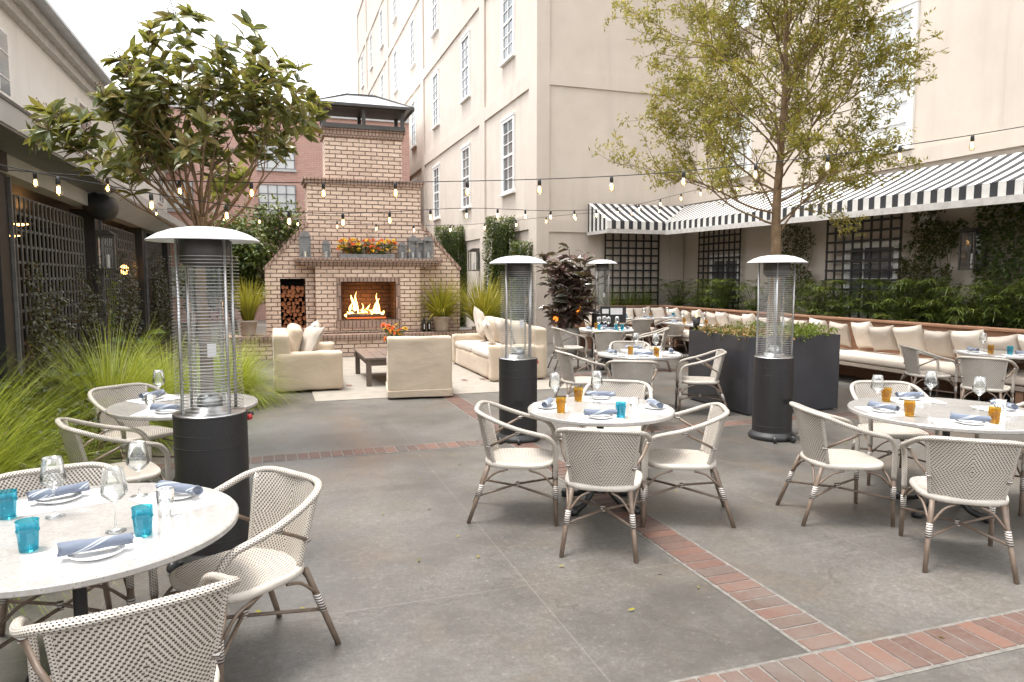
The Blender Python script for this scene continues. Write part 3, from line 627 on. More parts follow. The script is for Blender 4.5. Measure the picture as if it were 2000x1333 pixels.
# ------------------------------------------------------------------ wall trellises on the right
trellis('trellis', 'black lattice trellis on the wall facing the courtyard under the short awning', 0, 1.66, .95, 3.0, 7, 10, (8.7, 17.74, 0), 0, 'black_paint', .045)
trellis('trellis', 'black lattice trellis left of the bare tree trunk, under the long awning', 0, 1.8, .95, 3.05, 8, 11, (11.12, 15.1, 0), PI / 2, 'black_paint', .045)
trellis('trellis', 'wide black lattice trellis over the window right of the tree trunk', 0, 1.85, .95, 3.07, 8, 11, (11.12, 10.3, 0), PI / 2, 'black_paint', .045)

# ------------------------------------------------------------------ fireplace
fp = thing('outdoor_fireplace', 'large whitewashed brick outdoor fireplace with sloped shoulders and tall chimney', 'fireplace', (2.13, 16.9, 0))
OX, OY = 2.13, 16.9
def F(m): m.v = [(x - OX, y - OY, z) for x, y, z in m.v]; return m
m = MB()   # main body with sloped shoulders, holes for wood store and firebox left open
def ppanel(poly, y0=16.9, y1=17.9): m.prism(poly, y0, y1)
ppanel([(-.13, .5), (.19, .5), (.19, 1.75), (-.13, 1.75)]); ppanel([(.74, .5), (.95, .5), (.95, 1.75), (.74, 1.75)])
ppanel([(3.33, .5), (4.37, .5), (4.37, 1.75), (3.33, 1.75)])
ppanel([(.19, .3), (.74, .3), (.74, .62), (.19, .62)], 16.903, 17.9)
ppanel([(-.13, 1.75), (4.37, 1.75), (4.37, 2.0), (3.42, 3.04), (.83, 3.04), (-.13, 1.98)])
ppanel([(.83, 3.04), (3.42, 3.04), (3.42, 3.9), (.83, 3.9)], 16.9, 17.85)
m.box(1.24, 3.0, 16.98, 17.75, 3.9, 5.0)
F(m).build('wall', M['old_brick'], fp)
m = MB(); m.box(.78, 3.48, 16.84, 17.9, 3.9, 3.98); m.box(.74, 3.52, 16.8, 17.94, 3.98, 4.03); m.box(1.19, 3.05, 16.93, 17.8, 4.99, 5.13); m.box(1.15, 3.09, 16.89, 17.84, 5.13, 5.17)
F(m).build('corbel', M['soldier'], fp, bev=.006)
for sgn in (0, 1):
    m = MB(); P = [(-.17, 1.98), (-.13, 1.92), (.845, 2.985), (.8, 3.05)] if not sgn else [(4.41, 2.0), (4.37, 1.94), (3.405, 2.99), (3.45, 3.06)][::-1]
    m.prism(P, 16.87, 17.93); F(m).build('shoulder_coping', M['soldier'], fp)
m = MB()
for q in ((.95, 1.5, .52, 2.02), (2.76, 3.33, .52, 2.02)): m.box(q[0], q[1], 16.62, 17.6, q[2], q[3])
m.box(1.5, 2.76, 16.62, 17.3, 1.68, 2.02); m.box(1.5, 2.76, 16.62, 17.6, .52, .8); F(m).build('chimney_breast', M['old_brick'], fp)
m = MB(); m.box(1.40, 1.5, 16.6, 16.63, .8, 1.78); m.box(2.76, 2.86, 16.6, 16.63, .8, 1.78); m.box(1.5, 2.76, 16.6, 16.63, 1.68, 1.78); m.box(1.38, 2.88, 16.58, 16.64, .62, .8); F(m).build('firebox_surround', M['old_brick_dark'], fp)
m = MB(); m.box(1.5, 2.76, 17.28, 17.34, .8, 1.68); m.box(1.5, 1.52, 16.64, 17.28, .8, 1.68); m.box(2.74, 2.76, 16.64, 17.28, .8, 1.68); m.box(1.52, 2.74, 16.64, 17.28, 1.66, 1.68); m.box(1.52, 2.74, 16.64, 17.28, .8, .82); F(m).build('firebox', M['soot'], fp)
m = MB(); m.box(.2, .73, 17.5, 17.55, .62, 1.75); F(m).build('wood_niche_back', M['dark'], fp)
m = MB(); m.box(.5, 3.86, 16.48, 16.9, 2.12, 2.21); m.box(.62, 3.76, 16.53, 16.9, 2.06, 2.12); m.box(.74, 3.6, 16.57, 16.9, 2.02, 2.06); F(m).build('mantelshelf', M['old_brick_dark'], fp, bev=.006)
m = MB(); m.box(-1.0, 5.2, 16.22, 16.9, .42, .5); m.box(-1.0, 5.2, 16.24, 16.9, .36, .42); F(m).build('hearth_coping', M['old_brick_dark'], fp, bev=.006)
m = MB(); m.box(-.95, 5.15, 16.3, 16.9, -.1, .36); F(m).build('hearth', M['old_brick'], fp)
# chimney cap
m = MB(); m.box(1.18, 3.07, 16.85, 17.85, 5.17, 5.27)
for x in (1.2, 2.08, 2.97):
    for y in (16.87, 17.75): m.box(x, x + .08, y, y + .08, 5.27, 5.66)
m.box(1.16, 3.09, 16.83, 17.87, 5.63, 5.67); cp = F(m).build('chimney_cap', M['iron_cap'], fp)
m = MB(); b_ = [(1.0, 16.68, 5.66), (3.24, 16.68, 5.66), (3.24, 18.0, 5.66), (1.0, 18.0, 5.66), (1.78, 17.3, 6.0), (2.46, 17.3, 6.0)]; m.v += b_ + [(x, y, z + .03 if z < 5.9 else z + .02) for x, y, z in b_]
for f in ((3, 2, 1, 0), (6, 7, 11, 10), (7, 8, 11), (8, 9, 10, 11), (9, 6, 10)): m.quad(f)
F(m).build('cap_roof', M['metal_roof'], cp)
m = MB()
for p, q in (((1.0, 16.68, 5.67), (1.78, 17.3, 6.02)), ((3.24, 16.68, 5.67), (2.46, 17.3, 6.02)), ((1.78, 17.3, 6.02), (2.46, 17.3, 6.02)), ((1.0, 16.68, 5.66), (3.24, 16.68, 5.66)), ((1.0, 16.68, 5.66), (1.0, 18, 5.66)), ((3.24, 16.68, 5.66), (3.24, 18, 5.66))): m.bar(p, q, .05, .06)
F(m).build('roof_rib', M['iron_cap'], cp)
# fire
fire = thing('log_fire', 'blazing log fire inside the fireplace opening', 'fire', (2.1, 16.95, .82))
m = MB()
for (x0, x1, y, z) in ((-.45, .45, -.06, .06), (-.4, .42, .1, .06), (-.36, .3, .02, .15)): m.tube([(x0, y - .03, z), (0, y, z + .01), (x1, y + .03, z)], [.05, .06, .045], 9)
m.build('log', M['bark'], fire, True)
m = MB(); m.box(-.45, .45, -.12, .2, 0, .03); m.build('embers', M['ember'], fire)
def flame(x, y, h, r, ph):
    m = MB(); pts = []; rr = []
    for k in range(13):
        t = k / 12; pts.append((x + math.sin(t * 5 + ph) * .05 * t * 1.3, y + math.cos(t * 4 + ph) * .03 * t, .03 + h * t)); rr.append(max(.002, r * math.sin(PI * min(1, (t + .12) * .75)) ** 1.2 * (1 - t) ** .55 * (1 + .3 * math.sin(9 * t + ph))))
    m.tube(pts, rr, 8); return m
for (x, y, h, r, ph) in ((-.28, 0, .52, .07, 0), (-.22, .03, .34, .08, 2), (-.33, -.03, .22, .06, 4), (-.05, 0, .2, .07, 1), (.02, .02, .26, .06, 3), (.1, -.02, .16, .05, 5), (.26, 0, .44, .06, 2.5), (.32, .03, .25, .08, 1.5), (.22, -.04, .2, .06, .4), (-.45, 0, .09, .04, 3), (.42, 0, .12, .04, 1), (-.14, -.05, .12, .05, 2.2), (.37, -.05, .15, .05, 4.1), (-.2, -.04, .6, .035, 1.1), (-.34, .02, .4, .04, 2.9), (.3, .02, .56, .03, .7), (.2, .0, .36, .04, 3.6), (-.38, -.06, .14, .05, .3), (-.02, -.05, .16, .05, 5.2), (.08, .04, .3, .03, 1.9), (.15, -.06, .12, .05, 2.6), (-.1, .04, .32, .03, 4.4)):
    flame(x, y, h, r, ph).build('flame', M['flame'], fire, True)
pl = bpy.data.lights.new('fire_light', 'POINT'); pl.energy = 9; pl.color = (1, .4, .1); pl.shadow_soft_size = .15; po = bpy.data.objects.new('fire_light', pl); COL.objects.link(po); po.parent = fire; po.location = (0, -.05, .35)
# firewood
M['log_end'] = mat('cut_log_end', fn=mottled((.14, .045, .02), (.46, .17, .06), 9, bump=.4), rough=.8)
pos = []
z = .66
row = 0
while z < 1.6:
    x = .25 + (row % 2) * .035
    while x < .71:
        pos.append((x + random.uniform(-.01, .01), z + random.uniform(-.012, .012))); x += random.uniform(.09, .125)
    z += .088; row += 1
for i, (x, z) in enumerate(pos):
    n = random.choice((3, 4, 5, 6)); r0 = random.uniform(.046, .064); a0 = random.uniform(0, 6); y = 16.95 + random.uniform(0, .07)
    m = MB(); P = [(r0 * random.uniform(.8, 1.1) * math.cos(a0 + 2 * PI * k / n), r0 * random.uniform(.8, 1.1) * math.sin(a0 + 2 * PI * k / n)) for k in range(n)]
    m.prism(P[::-1], 0, .42); tag(m.build('firewood_log', M['log_end'], None, loc=(x, y, z)), 'split firewood log stacked in the brick niche', 'log', 'firewood stacked in the niche')

# ------------------------------------------------------------------ chairs
def make_chair():
    t = thing('bistro_chair', 'x', 'chair', group='woven bistro chairs round the tables')
    half = [(0, -.27, .825), (.1, -.268, .826), (.185, -.248, .822), (.243, -.19, .80), (.268, -.09, .755), (.276, .03, .71), (.272, .13, .682), (.258, .2, .655), (.244, .243, .595), (.238, .252, .52), (.236, .252, .44), (.234, .252, .35)]
    R_ = cr(half, 4); L_ = [Vector((-p.x, p.y, p.z)) for p in R_[1:]][::-1]
    rail = MB(); rail.tube(L_ + R_, .0165, 10); rail.build('arm_rail', M['weave_tube'], t, True)
    bk = MB(); nu, nv = 16, 14
    def bp(u, v, off=0):
        wd = .172 + .042 * v; x = u * wd; y = -.2 - .075 * v + .055 * u * u + off; z = .425 + .385 * v + .012 * (1 - u * u) * v; return (x, y, z)
    for k, off in ((0, -.007), (1, .007)):
        b0 = len(bk.v)
        for j in range(nv + 1):
            for i in range(nu + 1): bk.v.append(bp(-1 + 2 * i / nu, j / nv, off))
        for j in range(nv):
            for i in range(nu):
                q = [b0 + j * (nu + 1) + i, b0 + j * (nu + 1) + i + 1, b0 + (j + 1) * (nu + 1) + i + 1, b0 + (j + 1) * (nu + 1) + i]
                uv = [(bk.v[a][0], bk.v[a][2] - .62) for a in q]; bk.quad(q if k == 0 else q[::-1], uv if k == 0 else uv[::-1])
    back = bk.build('backrest', M['weave'], t, True)
    e = MB()
    for s_ in (-1, 1): e.tube([bp(s_, v / 8) for v in range(9)], .0125, 8)
    e.tube([bp(u / 8, 0) for u in range(-8, 9)], .011, 8); e.build('edge_tube', M['weave_tube'], back, True)
    st = MB(); n = 40; rings = []
    def se(a, k, z): 
        c, s_ = math.cos(a), math.sin(a); x = math.copysign(abs(c) ** .62, c) * .232 * k; y = math.copysign(abs(s_) ** .62, s_) * .232 * k; x *= (1 + .06 * (y / .232)); return (x, y + .015, z)
    prof = [(.0, .437), (.35, .438), (.65, .442), (.85, .449), (.93, .452), (.985, .447), (1.0, .432), (.985, .415), (.9, .408), (0, .408)]
    b0 = len(st.v)
    for k, z in prof:
        for i in range(n): st.v.append(se(2 * PI * i / n, max(k, .001), z))
    for j in range(len(prof) - 1):
        for i in range(n):
            i2 = (i + 1) % n; q = (b0 + j * n + i, b0 + (j + 1) * n + i, b0 + (j + 1) * n + i2, b0 + j * n + i2)
            st.quad(q, [(st.v[a][0], st.v[a][1] if j < 4 else .003) for a in q])
    seat = st.build('seat', M['weave'], t, True)
    for sx in (-1, 1):
        lg = MB(); lg.tube([(sx * .234, .252, .352), (sx * .235, .253, .2), (sx * .238, .258, 0)], [.0145, .014, .013], 8); L1 = lg.build('leg', M['bamboo'], t, True)
        b = MB(); b.tube([(sx * .2345, .2525, .2), (sx * .2345, .2522, .3)], .0168, 8); b.build('binding', M['bind'], L1, True)
        lg = MB(); lg.tube([(sx * .168, -.185, .42), (sx * .178, -.215, .32), (sx * .196, -.265, .16), (sx * .212, -.315, 0)], [.0145, .0145, .014, .013], 8); L2 = lg.build('leg', M['bamboo'], t, True)
        b = MB(); b.tube([(sx * .182, -.226, .285), (sx * .192, -.254, .195)], .0168, 8); b.build('binding', M['bind'], L2, True)
        a = MB(); a.tube([(sx * .272, .035, .705), (sx * .235, -.09, .63), (sx * .19, -.185, .565)], .0095, 7); AA = a.build('arm_strut', M['bamboo'], t, True)
        b = MB(); b.tube([(sx * .272, .03, .703), (sx * .262, -.002, .683)], .0125, 7); b.build('binding', M['bind'], AA, True); b = MB(); b.tube([(sx * .198, -.167, .578), (sx * .187, -.19, .562)], .0125, 7); b.build('binding', M['bind'], AA, True)
    c = MB(); c.tube([(-.192, -.253, .2), (.0, 0.0, .215), (.236, .253, .205)], .0088, 7); c.tube([(.192, -.253, .2), (.0, .0, .232), (-.236, .253, .205)], .0088, 7); c.build('stretcher', M['bamboo'], t, True)
    c = MB(); c.box(-.012, .012, -.012, .012, .205, .245); c.build('stretcher_binding', M['bind'], t)
    for sx in (-1, 1):
        for q in (((sx * .236, .24, .29), (sx * .225, .17, .37), (sx * .222, .08, .405)), ((sx * .187, -.225, .29), (sx * .2, -.14, .375), (sx * .215, -.06, .405)), ((sx * .225, .25, .29), (sx * .15, .247, .37), (sx * .07, .235, .405)), ((sx * .178, -.235, .28), (sx * .12, -.215, .37), (sx * .06, -.2, .405))):
            MB().tube(cr(q, 3), .0075, 6).build('brace', M['bamboo'], t, True)
    for o in t.children_recursive: o.data.transform(Matrix.Diagonal((1.1, 1.1, .975, 1)))
    return t
def make_table(r, label, loc, foot_rot=.4):
    t = thing('round_table', label, 'table', loc, 0, 'round stone-topped tables')
    m = MB(); m.lathe([(.001, .729), (r - .008, .729), (r, .735), (r, .754), (r - .006, .76), (.001, .76)], 72); m.build('tabletop', M['stone'], t, False, bev=0)
    m = MB(); m.lathe([(.055, .1), (.05, .16), (.032, .2), (.028, .3), (.034, .33), (.026, .37), (.026, .6), (.04, .66), (.05, .7), (.16, .715), (.16, .728)], 16); m.build('column', M['iron'], t, True)
    for k in range(4):
        a = foot_rot + k * PI / 2; ca, sa = math.cos(a), math.sin(a); m = MB()
        m.tube([(ca * q, sa * q, z) for q, z in ((.0, .17), (.08, .16), (.14, .10), (.2, .05), (.27, .032), (.33, .035))], [.035, .034, .028, .024, .028, .03], 10)
        m.lathe([(.001, 0), (.038, 0), (.042, .03), (.03, .055), (.001, .06)], 10, (ca * .33, sa * .33, 0)); m.build('foot', M['iron'], t, True)
    return t
TABLES = {'N': ((-.77, 3.19), .61, 'large round speckled stone table at the lower left corner'), '1': ((2.37, 4.88), .56, 'round speckled stone table in the middle foreground'),
          '2': ((4.78, 3.93), .68, 'round speckled stone table in the right foreground'), 'L': ((-.68, 6.12), .55, 'round stone table behind the large black-bodied heater, by the grasses'),
          '3': ((4.62, 8.35), .56, 'round stone table beside the charcoal planter'), '4': ((6.2, 12.5), .52, 'round stone table in front of the potted rubber plant'), '7': ((9.35, 6.85), .62, 'stone table by the bench at the right edge')}
for k, (c, r, lab) in TABLES.items(): make_table(r, lab, (c[0], c[1], 0), {'1': .5, '2': .2}.get(k, .8))
def rect_table(label, loc, w_, d_):
    t = thing('bench_table', label, 'table', loc); m = MB(); m.box(-w_ / 2, w_ / 2, -d_ / 2, d_ / 2, .76, .79); m.build('tabletop', M['stone'], t, bev=.004)
    m = MB(); m.box(-.04, .04, -.04, .04, .03, .76); m.build('column', M['iron'], t); m = MB(); m.box(-.25, .25, -.04, .04, 0, .03); m.box(-.04, .04, -.25, .25, .002, .032); m.build('foot', M['iron'], t)
rect_table('long pale stone table along the far bench', (8.65, 15.5, 0), 1.9, .65)
rect_table('pale stone table behind the charcoal planter, before the right bench', (8.5, 13.1, 0), .7, 1.5)
CH = [ # x, y, facing vector, label
 (2.06, 4.19, (.5, .86), 'woven chair seen from behind at the nearest side of the middle foreground table'),
 (1.70, 4.89, (.93, -.36), 'woven chair on the left side of the middle foreground table, against a heater'),
 (2.84, 4.47, (-.89, .45), 'woven chair on the right side of the middle foreground table, arms toward it'),
 (2.86, 5.58, (-.55, -.83), 'woven chair mostly hidden beyond the middle foreground table'),
 (4.05, 3.22, (.62, .78), 'woven chair seen from behind at the nearest side of the right foreground table'),
 (3.93, 4.1, (.95, -.3), 'woven chair on the left side of the right foreground table, beside a heater base'),
 (5.55, 3.8, (-.95, .3), 'woven chair cut by the right frame edge at the right foreground table'),
 (5.12, 4.75, (-.45, -.9), 'woven chair mostly hidden beyond the right foreground table'),
 (-.16, 3.36, (-.82, -.57), 'woven chair pushed in at the right side of the lower left table'),
 (-.46, 2.49, (-.3, .95), 'nearest woven chair of all, seen from behind at the bottom left'),
 (-.98, 3.72, (.3, -.95), 'woven chair whose top rail shows beyond the lower left table'),
 (-1.42, 2.95, (.95, .3), 'woven chair under the left edge of the lower left table'),
 (-1.05, 5.36, (.93, .36), 'woven chair facing right between the tall grasses and the large heater'),
 (-1.13, 6.72, (.62, -.78), 'woven chair with its back to the grasses beyond the left rear table'),
 (3.80, 8.42, (.97, -.05), 'woven chair on the left of the table beside the charcoal planter'),
 (4.02, 7.45, (.45, .89), 'woven chair seen from behind at the near side of the table beside the planter'),
 (5.30, 7.95, (-.88, .45), 'woven chair standing against the left side of the charcoal planter'),
 (4.95, 9.2, (-.35, -.93), 'woven chair hidden beyond the table beside the charcoal planter'),
 (5.42, 12.6, (.97, -.1), 'woven chair facing right by the big off-white pot'),
 (5.80, 11.65, (.45, .89), 'woven chair seen from behind at the table before the rubber plant'),
 (6.88, 11.95, (-.85, .5), 'woven chair on the right of the table before the rubber plant'),
 (8.1, 14.75, (.1, 1), 'left one of two pale chairs at the far bench table'),
 (8.9, 14.6, (-.05, 1), 'right one of two pale chairs at the far bench table'),
 (8.62, 7.45, (.9, -.42), 'farther chair on the left of the table at the right edge'),
 (8.25, 6.3, (.85, .5), 'white herringbone chair back at the table by the right edge'),
 (8.72, 5.55, (.3, .95), 'woven chair cut off by the right frame edge near the bench'),
]
chair0 = make_chair()
for i, (x, y, f, lab) in enumerate(CH): place(chair0, i > 0, (x, y, 0), math.atan2(-f[0], f[1]), lab)

# ------------------------------------------------------------------ tableware
def make_napkin():
    m = MB(); n = 26; pts = []; b0 = 0
    for i in range(15):
        x = -.115 + .23 * i / 14; tap = 1 - .12 * (i / 14)
        for k in range(n):
            a = 2 * PI * k / n; r = .0245 * tap * (1 + .10 * math.sin(a * 2 + i * .25) + .05 * math.sin(a * 5 + i * .9)); m.v.append((x + .004 * math.sin(a * 3), r * 1.15 * math.cos(a), .026 + r * .92 * math.sin(a)))
    for i in range(14):
        for k in range(n):
            k2 = (k + 1) % n; q = (i * n + k, i * n + k2, (i + 1) * n + k2, (i + 1) * n + k)
            m.quad(q, [(.0165 * i, .006 * k), (.0165 * i, .006 * (k + 1)), (.0165 * (i + 1), .006 * (k + 1)), (.0165 * (i + 1), .006 * k)])
    for e, sg in ((0, -1), (14, 1)):   # rolled ends: a recessed spiral
        b = len(m.v); x = m.v[e * n][0]
        for rr, dx in ((.8, .0), (.62, -.012 * sg), (.35, -.004 * sg), (.02, -.01 * sg)):
            for k in range(n): p = m.v[e * n + k]; m.v.append((x + dx, p[1] * rr, .026 + (p[2] - .026) * rr))
        for j in range(4):
            A = e * n if j == 0 else b + (j - 1) * n
            for k in range(n): k2 = (k + 1) % n; q = (A + k, A + k2, b + j * n + k2, b + j * n + k); m.quad(q if sg < 0 else q[::-1])
    me = m.build('rolled_napkin', M['napkin'], None, True)
    fl = MB(); fl.rbox((.0, -.016, .046), (.2, .03, .006), .003, 4, .004, 3); b = len(m.v); return me
def make_plate():
    return MB().lathe([(.001, .003), (.05, .003), (.055, 0), (.062, .004), (.088, .016), (.09, .0175), (.088, .0185), (.06, .0085), (.001, .0075)], 40).build('side_plate', M['china'], None, True)
def make_mat(): return MB().box(-.19, .19, -.13, .13, .0005, .0018).build('paper_placemat', M['paper'], None)
def make_tumbler(c):
    g = MB().lathe([(.001, .002), (.028, .002), (.031, .006), (.0335, .05), (.0355, .071), (.0385, .074), (.0385, .079), (.036, .082), (.0375, .112), (.0385, .113), (.036, .112), (.034, .08), (.032, .05), (.029, .012), (.001, .011)], 26).build('tumbler', M[c], None, True); return g
def make_wine():
    t = thing('wine_glass', 'x', 'wine glass')
    MB().lathe([(.001, .115), (.012, .118), (.044, .148), (.0485, .158), (.0475, .17), (.036, .252), (.0353, .252), (.0465, .17), (.0473, .159), (.043, .15), (.012, .122), (.001, .121)], 26).build('bowl', M['glass'], t, True)
    MB().lathe([(.001, .001), (.036, .0015), (.037, .003), (.012, .008), (.004, .016), (.0032, .1), (.005, .112), (.012, .117)], 20).build('stem', M['glass'], t, True); return t
def make_water(): 
    t = thing('water_glass', 'x', 'glass'); MB().lathe([(.001, .006), (.03, .006), (.0335, .11), (.0355, .113), (.0325, 0.0), (.001, 0)], 24).build('cup', M['glass'], t, True)
    MB().lathe([(.001, .009), (.029, .009), (.0312, .062), (.001, .062)], 20).build('water', M['glass'], t, True); return t
PR = {}
def ware(kind, loc, rz, label, group, sc_=1):
    mk = {'napkin': make_napkin, 'plate': make_plate, 'mat': make_mat, 'amber': lambda: make_tumbler('amber'), 'teal': lambda: make_tumbler('teal'), 'wine': make_wine, 'water': make_water}[kind]
    cat = {'napkin': 'napkin', 'plate': 'plate', 'mat': 'placemat', 'amber': 'tumbler', 'teal': 'tumbler', 'wine': 'wine glass', 'water': 'glass'}[kind]
    used = kind in PR
    if not used: PR[kind] = mk()
    o = place(PR[kind], used, loc, rz, label, group); o['category'] = cat; o.scale = (sc_,) * 3 if sc_ != 1 else (1, 1, 1); return o
def setting(tc, tr, ang, side, tname, tz=.76, cup=None, wine=True, water=False, nap_rz=0, k=.66, cup_off=(.17, -.11), wine_off=(.02, -.16)):
    """place setting seen from table centre at angle ang; side is words for the label"""
    ca, sa = math.cos(ang), math.sin(ang); rz = ang + PI / 2          # local y points away from the centre... local x tangential
    def P(t_, r_): return (tc[0] + ca * (tr * k + r_) - sa * t_, tc[1] + sa * (tr * k + r_) + ca * t_, tz)
    at = f'at the {side} place of the {tname}'
    p = P(0, .02); ware('mat', p, rz, f'white paper placemat {at}', 'paper placemats')
    p = P(.03, .04); ware('plate', (p[0], p[1], tz + .002), 0, f'small white plate {at}', 'side plates')
    ware('napkin', (p[0], p[1], tz + .019), rz + nap_rz, f'rolled blue-grey napkin {at}', 'rolled napkins')
    if cup: p = P(cup_off[0], cup_off[1]); ware(cup, p, 0, f'{cup} glass tumbler {at}', 'coloured tumblers')
    if wine: p = P(wine_off[0], wine_off[1]); ware('wine', p, 0, f'clear wine glass {at}', 'wine glasses')
    if water: p = P(-.16, -.12); ware('water', p, 0, f'clear water glass {at}', 'water glasses')
def A(dx, dy): return math.atan2(dy, dx)
c, r, _ = TABLES['N']
setting(c, r, A(.82, .57), 'right', 'lower left table', water=True, nap_rz=.25, wine_off=(.19, -.06), k=.66)
setting(c, r, A(.3, -.95), 'nearest', 'lower left table', cup='teal', nap_rz=-.1, k=.6, cup_off=(.2, -.09), wine_off=(.12, -.2))
setting(c, r, A(-.3, .95), 'farthest', 'lower left table', cup='teal', nap_rz=.15, k=.62, cup_off=(.22, -.1), wine_off=(.06, -.2))
setting(c, r, A(-.93, -.3), 'left', 'lower left table', cup='teal', nap_rz=.1, k=.6, cup_off=(.2, -.2), wine_off=(.1, -.26), wine=False)
c, r, _ = TABLES['1']
setting(c, r, A(-.5, -.86), 'nearest', 'middle foreground table', cup='teal', nap_rz=.25, cup_off=(.17, -.02), wine=False)
setting(c, r, A(-.93, .36), 'left', 'middle foreground table', cup='amber', nap_rz=-.2, cup_off=(.2, -.06), wine_off=(-.1, -.02))
setting(c, r, A(.89, -.45), 'right', 'middle foreground table', nap_rz=.3, water=True, wine=False)
setting(c, r, A(.5, .86), 'farthest', 'middle foreground table', cup='amber', nap_rz=0, cup_off=(.2, -.1), wine_off=(.05, -.14))
c, r, _ = TABLES['2']
setting(c, r, A(-.62, -.78), 'nearest', 'right foreground table', cup='amber', nap_rz=-.2, cup_off=(.19, -.04), wine=False, k=.68)
setting(c, r, A(-.95, .3), 'left', 'right foreground table', cup='amber', nap_rz=.4, cup_off=(.19, -.06), wine_off=(-.14, 0), k=.68)
setting(c, r, A(.95, -.3), 'right', 'right foreground table', nap_rz=0, water=True, k=.6)
setting(c, r, A(.35, .93), 'farthest', 'right foreground table', cup='amber', nap_rz=.2, cup_off=(.26, -.05), wine_off=(-.06, -.1), k=.66)
c, r, _ = TABLES['L']
setting(c, r, A(-.25, -.95), 'nearest', 'left rear table', water=True, nap_rz=-.1, wine=False)
setting(c, r, A(-.62, .78), 'farthest', 'left rear table', nap_rz=.3, wine_off=(.05, -.1))
c, r, _ = TABLES['3']
setting(c, r, A(-.45, -.89), 'nearest', 'table beside the planter', cup='amber', cup_off=(.2, -.03), wine=False)
setting(c, r, A(-.97, .05), 'left', 'table beside the planter', cup='amber', cup_off=(.16, -.16), wine=False)
setting(c, r, A(.88, -.45), 'right', 'table beside the planter', water=True)
setting(c, r, A(.35, .93), 'farthest', 'table beside the planter')
c, r, _ = TABLES['4']
setting(c, r, A(-.45, -.89), 'nearest', 'table before the rubber plant', cup='teal'); setting(c, r, A(-.97, .1), 'left', 'table before the rubber plant', cup='teal'); setting(c, r, A(.85, -.5), 'right', 'table before the rubber plant', cup='teal', cup_off=(-.16, -.05)); setting(c, r, A(.2, .95), 'farthest', 'table before the rubber plant', cup='amber')
c, r, _ = TABLES['7']
setting(c, r, A(-.9, .42), 'left', 'table at the right edge', cup='amber', wine_off=(-.1, -.15)); setting(c, r, A(-.5, -.8), 'nearest', 'table at the right edge', cup='teal', cup_off=(-.1, -.08), wine=False)
for i, (x, y) in enumerate(((7.95, 15.35), (8.6, 15.3), (9.3, 15.4))): setting((x, y), .1, A(0, -1), ('left', 'middle', 'right')[i], 'far bench table', .79, cup=('teal', 'amber', 'teal')[i], wine=i > 0)
for i, (x, y) in enumerate(((8.45, 12.75), (8.4, 13.5))): setting((x, y), .1, A(-1, 0), ('near', 'far')[i], 'table behind the planter', .79, cup='amber')

